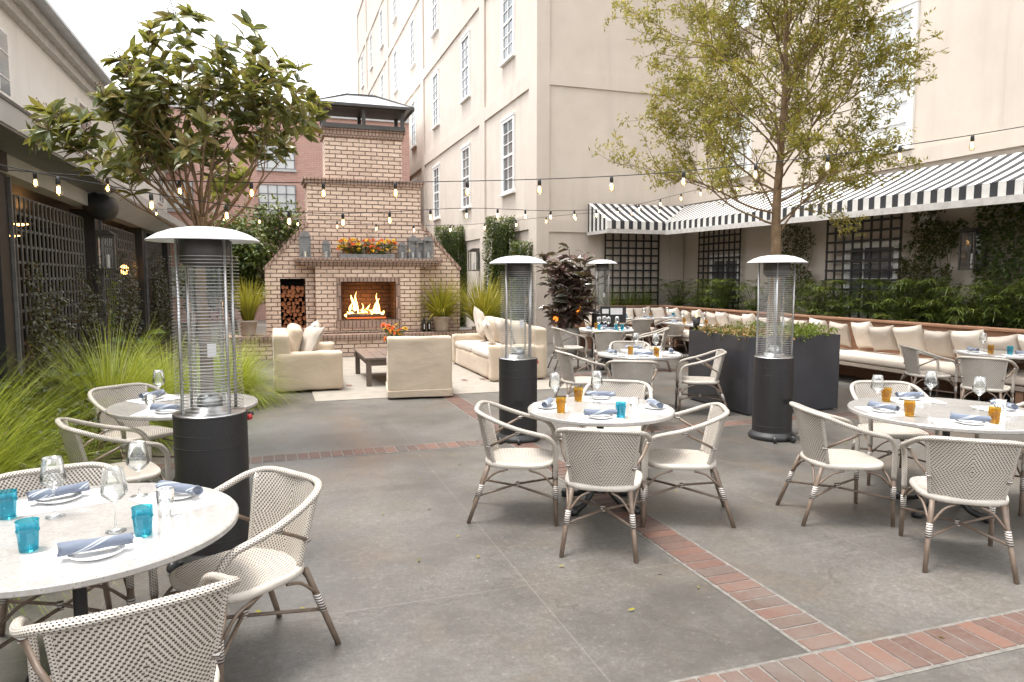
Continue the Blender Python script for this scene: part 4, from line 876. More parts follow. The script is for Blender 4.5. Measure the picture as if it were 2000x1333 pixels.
# ------------------------------------------------------------------ patio heaters
def make_heater():
    t = thing('patio_heater', 'x', 'patio heater', group='glass tube patio heaters')
    MB().lathe([(.001, .0), (.235, 0), (.245, .03), (.235, .05), (.21, .075), (.205, .085)], 40).build('base', M['knob'], t, True)
    for k, a in enumerate((3.6, 4.3)):
        m = MB(); m.lathe([(.001, -.018), (.03, -.018), (.036, -.01), (.036, .01), (.03, .018), (.001, .018)], 16); rot = Matrix.Rotation(PI / 2, 4, 'Y') @ Matrix.Rotation(0, 4, 'Z')
        m.v = [tuple((Matrix.Rotation(a, 3, 'Z') @ Vector((0, 0, 0)) ) + Matrix.Rotation(a + PI / 2, 3, 'Z') @ Vector((z, x, y)) + Vector((math.cos(a) * .29, math.sin(a) * .29, .037))) for x, y, z in m.v]
        m.build('wheel', M['knob'], t, True)
        MB().bar((math.cos(a) * .2, math.sin(a) * .2, .04), (math.cos(a) * .285, math.sin(a) * .285, .037), .03, .03).build('wheel_bracket', M['heater_black'], t)
    MB().lathe([(.205, .085), (.205, .875)], 56).lathe([(.205, .875), (.2075, .878), (.2065, .884), (.2, .887)], 56).tube([(.2055 * math.cos(q * PI / 24), .2055 * math.sin(q * PI / 24), .15) for q in range(48)], .0025, 5, closed=True).tube([(.2055 * math.cos(q * PI / 24), .2055 * math.sin(q * PI / 24), .7) for q in range(48)], .0018, 5, closed=True).tube([(.2055 * math.cos(q * PI / 24), .2055 * math.sin(q * PI / 24), .775) for q in range(48)], .0018, 5, closed=True).build('body', M['heater_black'], t, True)
    m = MB()
    for k in range(8):
        a = -2.25 + k * .075; m.bar((math.cos(a) * .2075, math.sin(a) * .2075, .4), (math.cos(a) * .2075, math.sin(a) * .2075, .455), .009, .006)
    m.build('vent_slots', M['cord'], t)
    MB().lathe([(.203, .882), (.2, .89), (.11, .892), (.105, .925), (.09, .927), (.001, .927)], 40).build('top_plate', M['steel'], t, True)
    MB().lathe([(.001, .93), (.07, .93), (.07, .97), (.04, 1.0), (.001, 1.0)], 20).build('burner', M['steel'], t, True)
    MB().lathe([(.088, .928), (.088, 1.76)], 36).build('glass_tube', M['glass_heater'], t, True)
    m = MB()
    for k in range(47):
        z = .905 + k * .0195; m.tube([(.186 * math.cos(a * PI / 16), .186 * math.sin(a * PI / 16), z) for a in range(32)], .0017, 5, closed=True)
    m.build('wire_guard', M['steel'], t, True)
    for k in range(4):
        a = -2.75 + k * PI / 2; m = MB(); m.tube([(.178 * math.cos(a), .178 * math.sin(a), .885), (.178 * math.cos(a), .178 * math.sin(a), 1.9)], .0095, 10); m.build('pole', M['steel'], t, True)
    MB().lathe([(.001, 1.74), (.1, 1.74), (.135, 1.77), (.14, 1.94), (.001, 1.94)], 36).build('heating_head', M['iron_cap'], t, True)
    MB().lathe([(.001, 1.945), (.14, 1.94), (.24, 1.918), (.297, 1.893), (.308, 1.889), (.31, 1.894), (.3, 1.901), (.25, 1.931), (.18, 1.956), (.1, 1.97), (.02, 1.974), (.001, 1.974)], 56).build('reflector', M['alu'], t, True)
    m = MB(); m.lathe([(.001, 0), (.018, 0), (.018, .03), (.01, .034), (.001, .034)], 14); m.v = [(z + .206, x, y + .83) for x, y, z in m.v]; kn = m.build('knob', M['red'], t, True)
    m = MB(); m.tube([(.2, .06, .84), (.25, .06, .84)], .008, 8); m.lathe([(.001, -.01), (.018, -.01), (.018, .01), (.001, .01)], 12, (.25, .06, .84)); m.build('control_valve', M['knob'], t, True)
    m = MB(); m.box(-.0245, .0245, -.0895, -.0885, 1.22, 1.3); m.build('rating_label', M['paper'], t)
    return t
h0 = make_heater()
for i, (x, y, s, rz, lab) in enumerate(((-.38, 4.72, 1.045, .3, 'nearest and largest patio heater, black body and glass tube, left foreground'), (2.51, 7.21, 1.01, .1, 'patio heater in the centre behind the left chair of the middle table'),
        (5.19, 6.39, 1.015, .55, 'patio heater standing in front of the charcoal planter'), (7.0, 14.4, 1.1, 0, 'farthest patio heater, beside the potted rubber plant'))):
    o = place(h0, i > 0, (x, y, 0), rz, lab); o.scale = (s, s, s)

# ------------------------------------------------------------------ lounge group
tag(MB().box(.55, 4.6, 10.35, 16.0, .0, .008).build('area_rug', M['rug'], None), 'flat woven beige rug under the lounge seating', 'rug')
def pillow(name, label, mt, loc, rot, s=(.5, .5), th=.16, group=None, cat='cushion'):
    m = MB(); n = 12; top = []; b0 = 0
    for sg in (1, -1):
        b0 = len(m.v)
        for i in range(n + 1):
            for j in range(n + 1):
                u = -1 + 2 * i / n; v = -1 + 2 * j / n; pin = 1 - .10 * (1 - u * u) * (abs(v) ** 3) ; pin2 = 1 - .10 * (1 - v * v) * (abs(u) ** 3)
                h = th / 2 * ((1 - u ** 4) * (1 - v ** 4)) ** .55 * sg; w_ = noise.noise(Vector((u * 1.6 + loc[0] * 7, v * 1.6 + loc[1] * 5, sg))) * .018
                m.v.append((u * s[0] / 2 * pin2, h + w_, v * s[1] / 2 * pin))
        for i in range(n):
            for j in range(n):
                q = (b0 + i * (n + 1) + j, b0 + (i + 1) * (n + 1) + j, b0 + (i + 1) * (n + 1) + j + 1, b0 + i * (n + 1) + j + 1); m.quad(q if sg < 0 else q[::-1])
    o = m.build(name, M[mt], None, True, loc=loc); o.rotation_euler = rot; tag(o, label, cat, group); return o
def sofa(label, loc, rz, w_, cat='sofa', cush=2):
    """faces local +y, origin at the back edge centre of the footprint"""
    t = thing(cat.replace(' ', '_'), label, cat, loc, rz); D = 1.0; a = .2
    MB().rbox((0, D / 2 + .05, .2), (w_ - 2 * a + .02, D - .1, .36), .035, 8, .012, 1).build('base', M['canvas'], t, True)
    for sx in (-1, 1): MB().rbox((sx * (w_ / 2 - a / 2), D / 2 + .03, .325), (a, D, .6), .05, 14, .018, 2 + sx).build('arm', M['canvas'], t, True)
    MB().rbox((0, .12, .47), (w_ - .03, .24, .86), .04, 14, .018, 5).build('backrest', M['canvas'], t, True)
    cw = (w_ - 2 * a) / cush
    for k in range(cush):
        x = -w_ / 2 + a + cw * (k + .5)
        MB().rbox((x, .62, .43), (cw - .01, .78, .15), .055, 8, .012, k).build('seat_cushion', M['cream_fab'], t, True)
        m = MB(); m.rbox((0, 0, 0), (cw - .02, .2, .5), .08, 9, .02, k + 3, .15); c_ = m.build('back_cushion', M['canvas'], t, True); c_.location = (x, .31, .74); c_.rotation_euler = (R(-12), 0, 0)
    for sx in (-1, 1):
        for y in (.1, D - .05): MB().box(sx * (w_ / 2 - .12) - .03, sx * (w_ / 2 - .12) + .03, y - .03, y + .03, 0, .05).build('foot', M['table_wood'], t)
    return t
sofa('beige slipcovered sofa on the left facing the coffee table', (0.0, 12.15, 0), -PI / 2, 1.8)
sofa('beige slipcovered sofa on the right of the rug, partly behind a heater', (4.5, 12.75, 0), PI / 2, 2.8)
def armchair(label, loc, rz):
    t = thing('armchair', label, 'armchair', loc, rz); w_ = .92; D = .95
    MB().rbox((0, D / 2, .27), (w_ - .2, D - .06, .48), .04, 8, .012, 11).build('base', M['canvas'], t, True)
    for sx in (-1, 1): MB().rbox((sx * (w_ / 2 - .09), D / 2, .33), (.18, D, .58), .06, 12, .015, 12 + sx).build('arm', M['canvas'], t, True)
    MB().rbox((0, .11, .465), (w_ + .01, .22, .87), .022, 18, .014, 14).build('backrest', M['canvas'], t, True)
    MB().rbox((0, D / 2 - .002, .075), (w_ + .035, D + .02, .11), .012, 10, .008, 31).build('skirt', M['canvas'], t, True)
    MB().rbox((0, .58, .47), (w_ - .38, .66, .14), .05, 8, .012, 15).build('seat_cushion', M['cream_fab'], t, True)
    for sx in (-1, 1):
        for y in (.08, D - .08): MB().box(sx * .38 - .03, sx * .38 + .03, y - .03, y + .03, 0, .05).build('foot', M['table_wood'], t)
armchair('beige slipcovered armchair seen from behind, facing the fire', (2.02, 10.12, 0.008), R(-7))
# sofa pillows
pillow('cushion', 'large beige cushion leaning in the left sofa, nearest', 'taupe_fab', (.55, 11.62, .76), (R(-28), 0, R(-68)), (.55, .55), .17)
pillow('cushion', 'pale grey cushion at the far end of the left sofa', 'cream_fab', (.62, 12.35, .78), (R(-20), R(8), R(-100)), (.52, .52), .16)
pillow('cushion', 'grey cushion tucked behind on the left sofa', 'taupe_fab', (.58, 12.75, .72), (R(-20), 0, R(-110)), (.48, .48), .15)
pillow('cushion', 'tall cream cushion leaning at the far end of the right sofa', 'cream_fab', (3.95, 13.6, .85), (R(-15), R(15), R(60)), (.6, .62), .18)
pillow('cushion', 'cream cushion in the middle of the right sofa', 'cream_fab', (3.9, 12.9, .74), (R(-20), R(-8), R(80)), (.45, .45), .15)
pillow('cushion', 'taupe cushion at the near end of the right sofa', 'taupe_fab', (3.98, 12.2, .78), (R(-18), 0, R(100)), (.5, .5), .15)
ct = thing('coffee_table', 'low weathered dark wood coffee table on the rug', 'coffee table', (1.95, 12.35, .008))
m = MB()
for k in range(6): m.box(-.55 + k * .184, -.55 + k * .184 + .178, -.85, .85, .43, .465)
m.build('tabletop', M['table_wood'], ct, bev=.003); m = MB(); m.box(-.5, .5, -.8, -.76, .33, .43); m.box(-.5, .5, .76, .8, .33, .43); m.box(-.5, -.46, -.76, .76, .33, .43); m.box(.46, .5, -.76, .76, .33, .43); m.build('apron', M['table_wood'], ct)
for sx in (-1, 1):
    for sy in (-1, 1): MB().box(sx * .49 - .04, sx * .49 + .04, sy * .79 - .04, sy * .79 + .04, 0, .43).build('leg', M['table_wood'], ct, bev=.004)
def flowers(name, label, loc, n, ext, hgt, vase=True, box=None):
    t = thing(name, label, 'flowers', loc)
    if vase: MB().lathe([(.001, 0), (.07, 0), (.1, .08), (.09, .18), (.07, .2)], 18).build('vase', M['zinc'], t, True)
    else: MB().box(-box[0] / 2, box[0] / 2, -box[1] / 2, box[1] / 2, 0, box[2]).build('trough', M['zinc'], t, bev=.005)
    z0 = .18 if vase else box[2]
    g = MB(); st_ = MB()
    P = []
    for _ in range(n):
        p = Vector((random.uniform(-1, 1) * ext[0], random.uniform(-1, 1) * ext[1], z0 + hgt * random.random() ** .7 * (1 - .35 * 0))); P.append(p)
    for p in P:
        b_ = Vector((p.x * .5, p.y * .5, z0 - .02)); st_.tube([b_, (b_ + p) / 2 + Vector((0, 0, .02)), p], .003, 4)
        for _ in range(7):
            q = b_.lerp(p, random.uniform(.3, 1)); dd = (rv() + Vector((0, 0, .5))).normalized(); g.leaf(q, dd, Vector((0, 0, 1)), .07, .028)
    st_.build('stem', M['l_papyrus'], t); g.build('leaves', M['l_hedge'], t)
    for nm, sel in (('f_red', 0), ('f_yel', 1)):
        m = MB()
        for i, p in enumerate(P):
            if i % 2 != sel: continue
            ax = Vector((random.uniform(-.5, .5), random.uniform(-1, .1), random.uniform(.2, 1))).normalized(); a = ax.orthogonal().normalized()
            for ring, (R0, tilt) in enumerate(((.05, .15), (.038, .6), (.022, 1.1))):
                for k in range(7):
                    dd = (Matrix.Rotation(2 * PI * k / 7 + ring * .4, 3, ax) @ a); dd = (dd + ax * tilt).normalized(); m.leaf(p, dd, ax, R0 * random.uniform(.9, 1.2), R0 * .65, .2, .1)
        m.build('blossoms', M[nm], t)
    return t
flowers('flower_arrangement', 'vase of orange and yellow flowers on the coffee table', (1.95, 12.05, .473), 26, (.2, .18), .32)
flowers('flower_trough', 'trough of orange and yellow flowers on the mantelshelf', (2.12, 16.68, 2.21), 95, (.66, .10), .34, False, (1.25, .16, .1))
def lantern(label, x, s=1.0, y=16.68, z=2.21):
    t = thing('mantel_lantern', label, 'lantern', (x, y, z)); w_ = .1 * s; h = .42 * s; m = MB()
    for sx in (-1, 1):
        for sy in (-1, 1): m.box(sx * w_ - .008, sx * w_ + .008, sy * w_ - .008, sy * w_ + .008, 0, h)
    m.box(-w_ - .015, w_ + .015, -w_ - .015, w_ + .015, 0, .02); m.box(-w_ - .01, w_ + .01, -w_ - .01, w_ + .01, h, h + .015)
    for k in (1, 2): m.box(-w_, w_, -w_ - .004, -w_ + .004, h * k / 3 - .004, h * k / 3 + .004)
    m.box(-w_, w_, w_ - .004, w_ + .004, .02, h); m.build('frame', M['zinc'], t)
    m = MB(); P = [(w_ * math.cos(a * PI / 10), h + .015 + w_ * math.sin(a * PI / 10)) for a in range(11)]; m.prism(P, -w_ * .95, w_ * .95); m.build('hood', M['zinc'], t, False)
    MB().box(-w_ + .006, w_ - .006, -w_ + .006, w_ - .012, .02, h).build('glass_panes', M['glass'], t); MB().lathe([(.03, .02), (.03, .16), (.001, .165)], 10).build('candle', M['white_paint'], t, True)
lantern('tall zinc lantern at the left end of the mantelshelf', .74, 1.12); lantern('short zinc lantern left of the flower trough', 1.2, .75); lantern('short zinc lantern right of the flower trough', 2.93, .72)
lantern('tall zinc lantern third from the right end of the mantelshelf', 3.18, 1.0); lantern('tall zinc lantern at the right end of the mantelshelf', 3.55, 1.0); lantern('narrow zinc lantern between the two tall right ones', 3.36, .9, 16.8)
for i, x in enumerate((3.4, 3.52)):
    t = thing('bottle_lantern', ('dark bottle-shaped lantern on the hearth, left of its pair', 'dark bottle-shaped lantern on the hearth, nearer the pot')[i], 'lantern', (x, 16.55, .5))
    MB().lathe([(.001, 0), (.045, 0), (.045, .2), (.018, .28), (.018, .34), (.001, .345)], 16).build('body', M['iron'], t, True); MB().box(-.012, .012, -.048, -.044, .06, .18).build('pale_label', M['paper'], t)

# ------------------------------------------------------------------ benches along the bed
bn = thing('bench', 'long built-in teak bench with beige seat along the right planting bed', 'bench', (9.1, 3.0, 0))
m = MB(); m.box(.75, .83, 0, 13.7, 0, 1.0); m.build('back_panel', M['teak'], bn); m = MB(); m.box(.7, .92, 0, 13.75, 1.0, 1.04); m.build('top_rail', M['teak'], bn, bev=.006)
m = MB(); m.box(.0, .75, 0, 12.9, .3, .36); m.build('seat_frame', M['grey_wood'], bn, bev=.005)
for y0, y1 in ((0, 3.4), (3.42, 7.0), (7.02, 10.0), (10.02, 12.9)): MB().rbox((.37, (y0 + y1) / 2, .43), (.76, y1 - y0 - .01, .14), .055, 10, .008, y0).build('seat_cushion', M['seat_fab'], bn, True)
for y in (.3, 3.5, 7.0, 10.2, 12.6): MB().box(.03, .13, y - .05, y + .05, 0, .3).build('leg', M['teak'], bn, bev=.004)
bn = thing('bench', 'built-in bench along the far wall under the corner awning', 'bench', (7.4, 16.0, 0))
m = MB(); m.box(0, 2.44, .75, .82, 0, 1.0); m.build('back_panel', M['teak'], bn); m = MB(); m.box(0, 2.4, .7, .88, 1.0, 1.04); m.build('top_rail', M['teak'], bn, bev=.006)
m = MB(); m.box(0, 1.68, .05, .75, .3, .36); m.build('seat_frame', M['grey_wood'], bn); MB().rbox((1.0, .4, .43), (2.0, .7, .14), .055, 10, .008, 3).build('seat_cushion', M['seat_fab'], bn, True)
for x in (.1, 1.5): MB().box(x - .05, x + .05, .08, .18, 0, .3).build('leg', M['teak'], bn)
struct(MB().box(9.94, 11.2, 2.6, 17.8, 0, .93).build('raised_bed', M['soil'])); struct(MB().box(7.4, 9.93, 16.84, 17.8, 0, .93).build('raised_bed', M['soil']))
yy = 5.6; i = 0
while yy < 15.6:
    mt = ('cream_fab', 'taupe_fab')[i % 2]; nm = ('cream', 'taupe')[i % 2]
    pillow('bench_cushion', f'square {nm} cushion leaning on the long right bench', mt, (9.1 + .53 + random.uniform(-.03, .03), yy, .76 + (0 if i % 2 else .02)), (R(-20 + random.uniform(-4, 4)), R(random.uniform(-10, 10)), PI / 2 + R(random.uniform(-14, 14))), (.5, .5) if i % 2 == 0 else (.45, .45), .17, 'cushions leaning along the right bench')
    yy += random.uniform(.44, .54); i += 1
for i in range(5): pillow('bench_cushion', f'square {("cream", "taupe")[i % 2]} cushion leaning on the far bench', ('cream_fab', 'taupe_fab')[i % 2], (7.75 + i * .5, 16.55, .78), (R(-18), R(random.uniform(-10, 10)), R(random.uniform(-12, 12))), (.48, .48), .16, 'cushions leaning along the far bench')

# ------------------------------------------------------------------ planter and candle
pt = thing('planter_box', 'large square charcoal planter holding the airy tree', 'planter', (6.43, 8.19, 0))
m = MB(); x0, x1, y0, y1 = -.72, .72, -.69, .69; t_ = .05
m.box(x0, x1, y0, y0 + t_, .02, 1.01); m.box(x0, x1, y1 - t_, y1, .02, 1.01); m.box(x0, x0 + t_, y0 + t_, y1 - t_, .02, 1.01); m.box(x1 - t_, x1, y0 + t_, y1 - t_, .02, 1.01); m.build('box', M['planter'], pt, bev=.005)
MB().box(x0 + t_, x1 - t_, y0 + t_, y1 - t_, .05, .94).build('soil', M['soil'], pt)
MB().box(x0 + .04, x1 - .04, y0 + .04, y1 - .04, 0, .02).build('plinth', M['knob'], pt)
def tuft(name, label, loc, n, rad, h, mt, kind='leaf', cat='plant', group=None):
    g = MB()
    for _ in range(n):
        a = random.uniform(0, 2 * PI); r = rad * math.sqrt(random.random()); p = Vector((r * math.cos(a), r * math.sin(a), 0)); dd = Vector((math.cos(a) * r / rad * .8 + random.uniform(-.3, .3), math.sin(a) * r / rad * .8 + random.uniform(-.3, .3), 1)).normalized()
        if kind == 'leaf':
            for k in range(4): q = p + dd * h * random.random(); g.leaf(q, (dd * .5 + rv()).normalized(), Vector((0, 0, 1)), .05, .022)
        else: g.blade(p, dd, h * random.uniform(.7, 1.1), .007, .5, 4)
    o = g.build(name, M[mt], None, loc=loc); tag(o, label, cat, group); return o
k = 0
for (x, y, mt, nm) in ((-.5, -.5, 'l_orange', 'orange'), (-.2, -.52, 'l_orange', 'orange'), (-.5, -.15, 'l_orange', 'orange'), (-.5, .2, 'l_orange', 'orange'), (.15, -.5, 'l_lime', 'lime green'), (.45, -.5, 'l_lime', 'lime green'), (.5, -.15, 'l_lime', 'lime green'), (-.45, .48, 'l_orange', 'orange'), (.5, .25, 'l_lime', 'lime green'), (-.1, -.2, 'l_orange', 'orange'), (.1, .45, 'l_lime', 'lime green')):
    tuft('low_plant', f'low {nm} plant at the edge of the charcoal planter', (6.43 + x, 8.19 + y, .94), 90, .2, .15 if nm == 'orange' else .2, mt, group=f'low {nm} plants in the planter')
cd = thing('candle_holder', 'dark tapered candle holder with a flame on the planter corner', 'candle', (5.80, 8.83, 1.01))
MB().lathe([(.001, 0), (.035, 0), (.06, .19), (.052, .19), (.03, .03), (.001, .03)], 16).build('holder', M['iron'], cd, True); MB().lathe([(.04, .1), (.04, .165), (.001, .17)], 12).build('candle', M['paper'], cd, True)
MB().lathe([(.001, .17), (.012, .19), (.008, .22), (.001, .25)], 8).build('flame', M['flame'], cd, True)
ms = thing('menu_stand', 'black menu board stand beyond the table before the rubber plant', 'sign', (6.95, 13.75, 0), R(-15))
m = MB(); m.box(-.28, .28, -.015, .015, .8, 1.16); m.build('board', M['black_paint'], ms); m = MB(); m.box(-.02, .02, -.02, .02, .02, .8); m.build('post', M['iron'], ms); MB().box(-.16, .16, -.16, .16, 0, .02).build('base', M['iron'], ms)
m = MB(); m.box(-.06, .2, -.018, -.0152, .98, 1.12); m.box(-.24, -.1, -.018, -.0152, 1.0, 1.1); m.build('menu_sheet', M['paper'], ms)

# ------------------------------------------------------------------ pots
def potted(name, label, loc, r, h, mt, style='rim'):
    t = thing(name, label, 'potted plant', loc)
    prof = [(.001, 0), (r * .7, 0), (r * .78, h * .1), (r * .95, h * .88), (r * 1.06, h * .88), (r * 1.06, h), (r * .9, h), (r * .88, h * .9), (.001, h * .9)] if style == 'rim' else [(.001, 0), (r * .62, 0), (r * .9, h * .22), (r, h * .5), (r * .93, h * .85), (r * .9, h), (r * .8, h), (r * .8, h * .92), (.001, h * .92)]
    MB().lathe(prof, 32).build('pot', M[mt], t, True); return t
def grass_plant(name, label, loc, n, L, mt, W=.008, spread=.9, rad=.12, bend=.75, base=0, parent=None, cat='plant', group=None, seg=6):
    g = MB()
    for _ in range(n):
        a = random.uniform(0, 2 * PI); k = random.random(); el = PI / 2 - spread * (k ** .8); dd = Vector((math.cos(a) * math.cos(el), math.sin(a) * math.cos(el), math.sin(el)))
        r = rad * math.sqrt(random.random()); g.blade(Vector((math.cos(a) * r, math.sin(a) * r, base)), dd, L * random.uniform(.55, 1.1), W * random.uniform(.6, 1.2), bend * random.uniform(.5, 1.25) * (.4 + .6 * k), seg)
    if parent: return g.build('foliage', M[mt], parent)
    o = g.build(name, M[mt], None, loc=loc); tag(o, label, cat, group); return o
t = potted('potted_grass', 'potted upright golden grass at the left of the fireplace', (-.5, 16.55, .5), .19, .34, 'pot'); grass_plant(0, 0, 0, 380, 1.0, 'l_grass2', .02, .5, .1, .3, .3, t)
t = potted('potted_grass', 'clay pot with arching golden grass on the right of the hearth', (3.82, 16.5, .5), .21, .36, 'pot'); grass_plant(0, 0, 0, 460, 1.2, 'l_grass2', .024, 1.15, .1, .62, .32, t)
t = potted('potted_grass', 'tall golden grass in a pot behind the right end of the fireplace', (4.98, 17.0, 0), .26, .55, 'pot'); grass_plant(0, 0, 0, 520, 1.5, 'l_grass2', .026, .75, .12, .4, .5, t)
t = potted('potted_fern', 'green spiky plant in a pot at the foot of the hedge column', (5.5, 16.9, 0), .24, .4, 'pot'); grass_plant(0, 0, 0, 260, .7, 'l_lime', .02, 1.0, .1, .4, .36, t)
# rubber plant
t = potted('rubber_plant', 'dark-leaved rubber plant in a large off-white pot by the cream wall', (6.45, 15.1, 0), .32, .62, 'white_pot', 'round'); g = MB(); s_ = MB()
for k in range(24):
    a = random.uniform(0, 2 * PI); rr = random.uniform(.1, .8); top = Vector((math.cos(a) * rr, math.sin(a) * rr, random.uniform(1.3, 2.55) - rr * .4)); b0 = Vector((math.cos(a) * .1, math.sin(a) * .1, .55)); mid = (b0 + top) / 2 + Vector((math.cos(a), math.sin(a), 0)) * .08
    pts = cr([b0, mid, top], 5); s_.tube(pts, .009, 5)
    for _ in range(34): 
        q = pts[random.randint(3, len(pts) - 1)] ; az = random.uniform(0, 2 * PI); dd = Vector((math.cos(az), math.sin(az), random.uniform(-.3, .7))).normalized(); g.leaf(q + rv() * .03, dd, Vector((0, 0, 1)), random.uniform(.24, .34), random.uniform(.11, .16), .1, .25)
s_.build('stem', M['bark'], t); g.build('foliage', M['l_dark'], t)
for i, (x, y, z) in enumerate(((6.62, 14.78, 1.02), (6.05, 14.8, .85))):
    t = thing('paper_lantern', ('round orange lantern glowing on the right side of the rubber plant', 'small orange lantern on the left side of the rubber plant')[i], 'lantern', (x, y, z)); r = (.10, .06)[i]
    MB().lathe([(r * math.sin(PI * k / 10) + .001, -r * math.cos(PI * k / 10)) for k in range(11)], 18).build('globe', M['orange_glow'], t, True); MB().tube([(0, 0, r), (0, 0, r + .25)], .004, 5).build('hanging_wire', M['cord'], t)

# ------------------------------------------------------------------ ornamental grass and bed plants, left
GP = [(-2.05, 5.15, 1.3, 2300, 'bright green fountain grass mound nearest, at the left edge'), (-2.45, 6.4, 1.1, 1500, 'fountain grass mound behind the nearest one'), (-1.7, 8.6, 1.3, 2000, 'large fountain grass mound left of the big heater'), (-1.25, 9.8, 1.05, 1300, 'fountain grass mound seen through the big heater'),
      (-.6, 10.7, 1.0, 1300, 'fountain grass mound beside the left sofa'), (-1.95, 10.6, 1.0, 900, 'fountain grass mound at the back of the left bed'), (-.8, 12.6, .9, 900, 'fountain grass mound behind the left sofa'), (-2.4, 7.6, .8, 700, 'small fountain grass mound between the larger ones')]
for x, y, L, n, lab in GP: grass_plant('fountain_grass', lab, (x, y, 0), int(n * 1.35), L * 1.05, 'l_grass', .0078, 1.1, .22, 1.05, .02, cat='grass', group='fountain grass mounds', seg=7)
def leafy(name, label, loc, n, size, leaf_l, leaf_w, mt, cat='plant', group=None, droop=.2, upb=.3, parent=None, shape='ell', nm='foliage'):
    g = MB(); sx, sy, sz = size
    for _ in range(n):
        while 1:
            u = Vector((random.uniform(-1, 1), random.uniform(-1, 1), random.uniform(-1, 1)))
            if shape == 'box' or u.length < 1: break
        k = .65 + .35 * random.random()
        if shape != 'box' and u.length > .01: u = u.normalized() * (u.length ** .35)
        else:
            ax = random.randint(0, 2) 
            if ax < 2: u[ax] = math.copysign(1 - .25 * random.random() ** 2, u[ax])
        wob = 1 + .28 * noise.noise(u * 1.7 + Vector(loc)); p = Vector((u.x * sx * wob, u.y * sy * wob, u.z * sz * (1 if shape == 'box' else wob) + sz))
        dd = (rv() + Vector((u.x, u.y, upb))).normalized(); s = random.uniform(.7, 1.2); g.leaf(p, dd, Vector((0, 0, 1)), leaf_l * s, leaf_w * s, .12, droop)
    o = g.build(nm if parent else name, M[mt], parent, loc=None if parent else loc)
    if not parent: tag(o, label, cat, group)
    return o
struct(leafy('ground_cover', 'low dark foliage filling the left bed', (-2.3, 8.0, 0), 5200, (.85, 3.8, .34), .075, .035, 'l_ivy', upb=.6), 'stuff', 'low dark foliage filling the left bed')
for i, (x, y, s) in enumerate(((-2.35, 8.4, .5), (-2.3, 10.4, .45), (-2.2, 13.2, .6))):
    t = thing('broadleaf_plant', ('broad-leaved green plant nearest, in the left bed', 'broad-leaved green plant in the middle of the left bed', 'tall broad-leaved plant near the second dark post')[i], 'plant', (x, y, 0)); g = MB(); st_ = MB()
    for _ in range(26):
        a = random.uniform(0, 6.28); tl = Vector((math.cos(a) * .3 * random.random(), math.sin(a) * .3 * random.random(), s * random.uniform(.5, 1.4))); st_.tube([(0, 0, 0), tl * .5, tl], .006, 5); g.leaf(tl, Vector((math.cos(a), math.sin(a), .4)).normalized(), Vector((0, 0, 1)), .32, .15, .15, .35)
    st_.build('stem', M['l_lime'], t); g.build('foliage', M['l_papyrus'], t)
def vine(label, loc, rz, W_, H_, n, mt, leaf=.05, dens=None, group='climbing vines', thick=.12):
    """climber in local x,z plane; denser near the ground"""
    t = thing('climbing_vine', label, 'vine', loc, rz); st_ = MB(); g = MB(); strands = []
    for k in range(max(4, int(W_ * 5))):
        x = random.uniform(.05, W_ - .05); h = H_ * random.uniform(.45, 1.0); pts = [Vector((x, 0, 0))]; z = 0
        while z < h: z += .16; x += random.uniform(-.09, .09); x = min(W_, max(0, x)); pts.append(Vector((x, random.uniform(-.04, .04) - .02, z)))
        st_.tube(pts, [.007 * (1 - .7 * i_ / len(pts)) + .001 for i_ in range(len(pts))], 4); strands.append(pts)
    for _ in range(n):
        s_ = random.choice(strands); f = random.random() ** 1.5; i_ = min(len(s_) - 1, int(f * len(s_))); q = s_[i_] + Vector((random.gauss(0, .09 * (1.3 - f)), random.uniform(-thick, .03), random.gauss(0, .07)))
        dd = (Vector((random.uniform(-1, 1), random.uniform(-1.2, .1), random.uniform(-.9, .6)))).normalized(); g.leaf(q, dd, Vector((0, 0, 1)), leaf * random.uniform(.7, 1.3), leaf * .6, .12, .25)
    st_.build('stem', M['bark'], t); g.build('foliage', M[mt], t); return t
vine('bronze-leaved vine climbing the nearest left trellis', (-3.02, 10.4, 0), PI / 2, 3.9, 1.9, 4200, 'l_bronze', .065, thick=.15)
vine('bronze-leaved vine climbing the trellis behind the left wall lantern', (-3.02, 15.2, 0), PI / 2, 3.6, 2.3, 2600, 'l_bronze', .07)
vine('bronze-leaved vine climbing the farthest left trellis', (-3.02, 20.0, 0), PI / 2, 3.6, 2.4, 2000, 'l_bronze', .08)
vine('small green vine on the second dark post', (-2.85, 14.4, .3), PI / 2, .5, 1.6, 300, 'l_lime', .05)
# right wall ivy
def ivy(label, y0, y1, z0, z1, n, seedv, mt='l_ivy', leaf=.06, cov=.42):
    t = thing('ivy', label, 'ivy', (11.12, y0, z0)); g = MB(); st_ = MB(); c = 0; tries = 0
    while c < n and tries < n * 8:
        tries += 1; y = random.uniform(0, y1 - y0); z = random.uniform(0, z1 - z0); v = noise.noise(Vector((y * 1.5 + seedv, z * 1.5, seedv))) + .6 * noise.noise(Vector((y * 5 + seedv, z * 5, 2)))
        edge = min(y, (y1 - y0) - y) * 1.4
        if v + min(0, edge - .45) * .9 - .36 * z / (z1 - z0) + cov < random.uniform(0, .12): continue
        c += 1; g.leaf(Vector((-random.uniform(.0, .10), y, z)), Vector((random.uniform(-.9, -.1), random.uniform(-1, 1), random.uniform(-1, .5))).normalized(), Vector((0, 0, 1)), leaf * random.uniform(.7, 1.3), leaf * .62, .1, .2)
    for k in range(10):
        y = random.uniform(.1, y1 - y0 - .1); pts = [Vector((-.01, y, 0))]; z = 0
        while z < (z1 - z0) * .8: z += .2; y += random.uniform(-.12, .12); pts.append(Vector((-.012, min(max(y, 0), y1 - y0), z)))
        st_.tube(pts, .005, 4)
    st_.build('stem', M['bark'], t); g.build('foliage', M[mt], t)
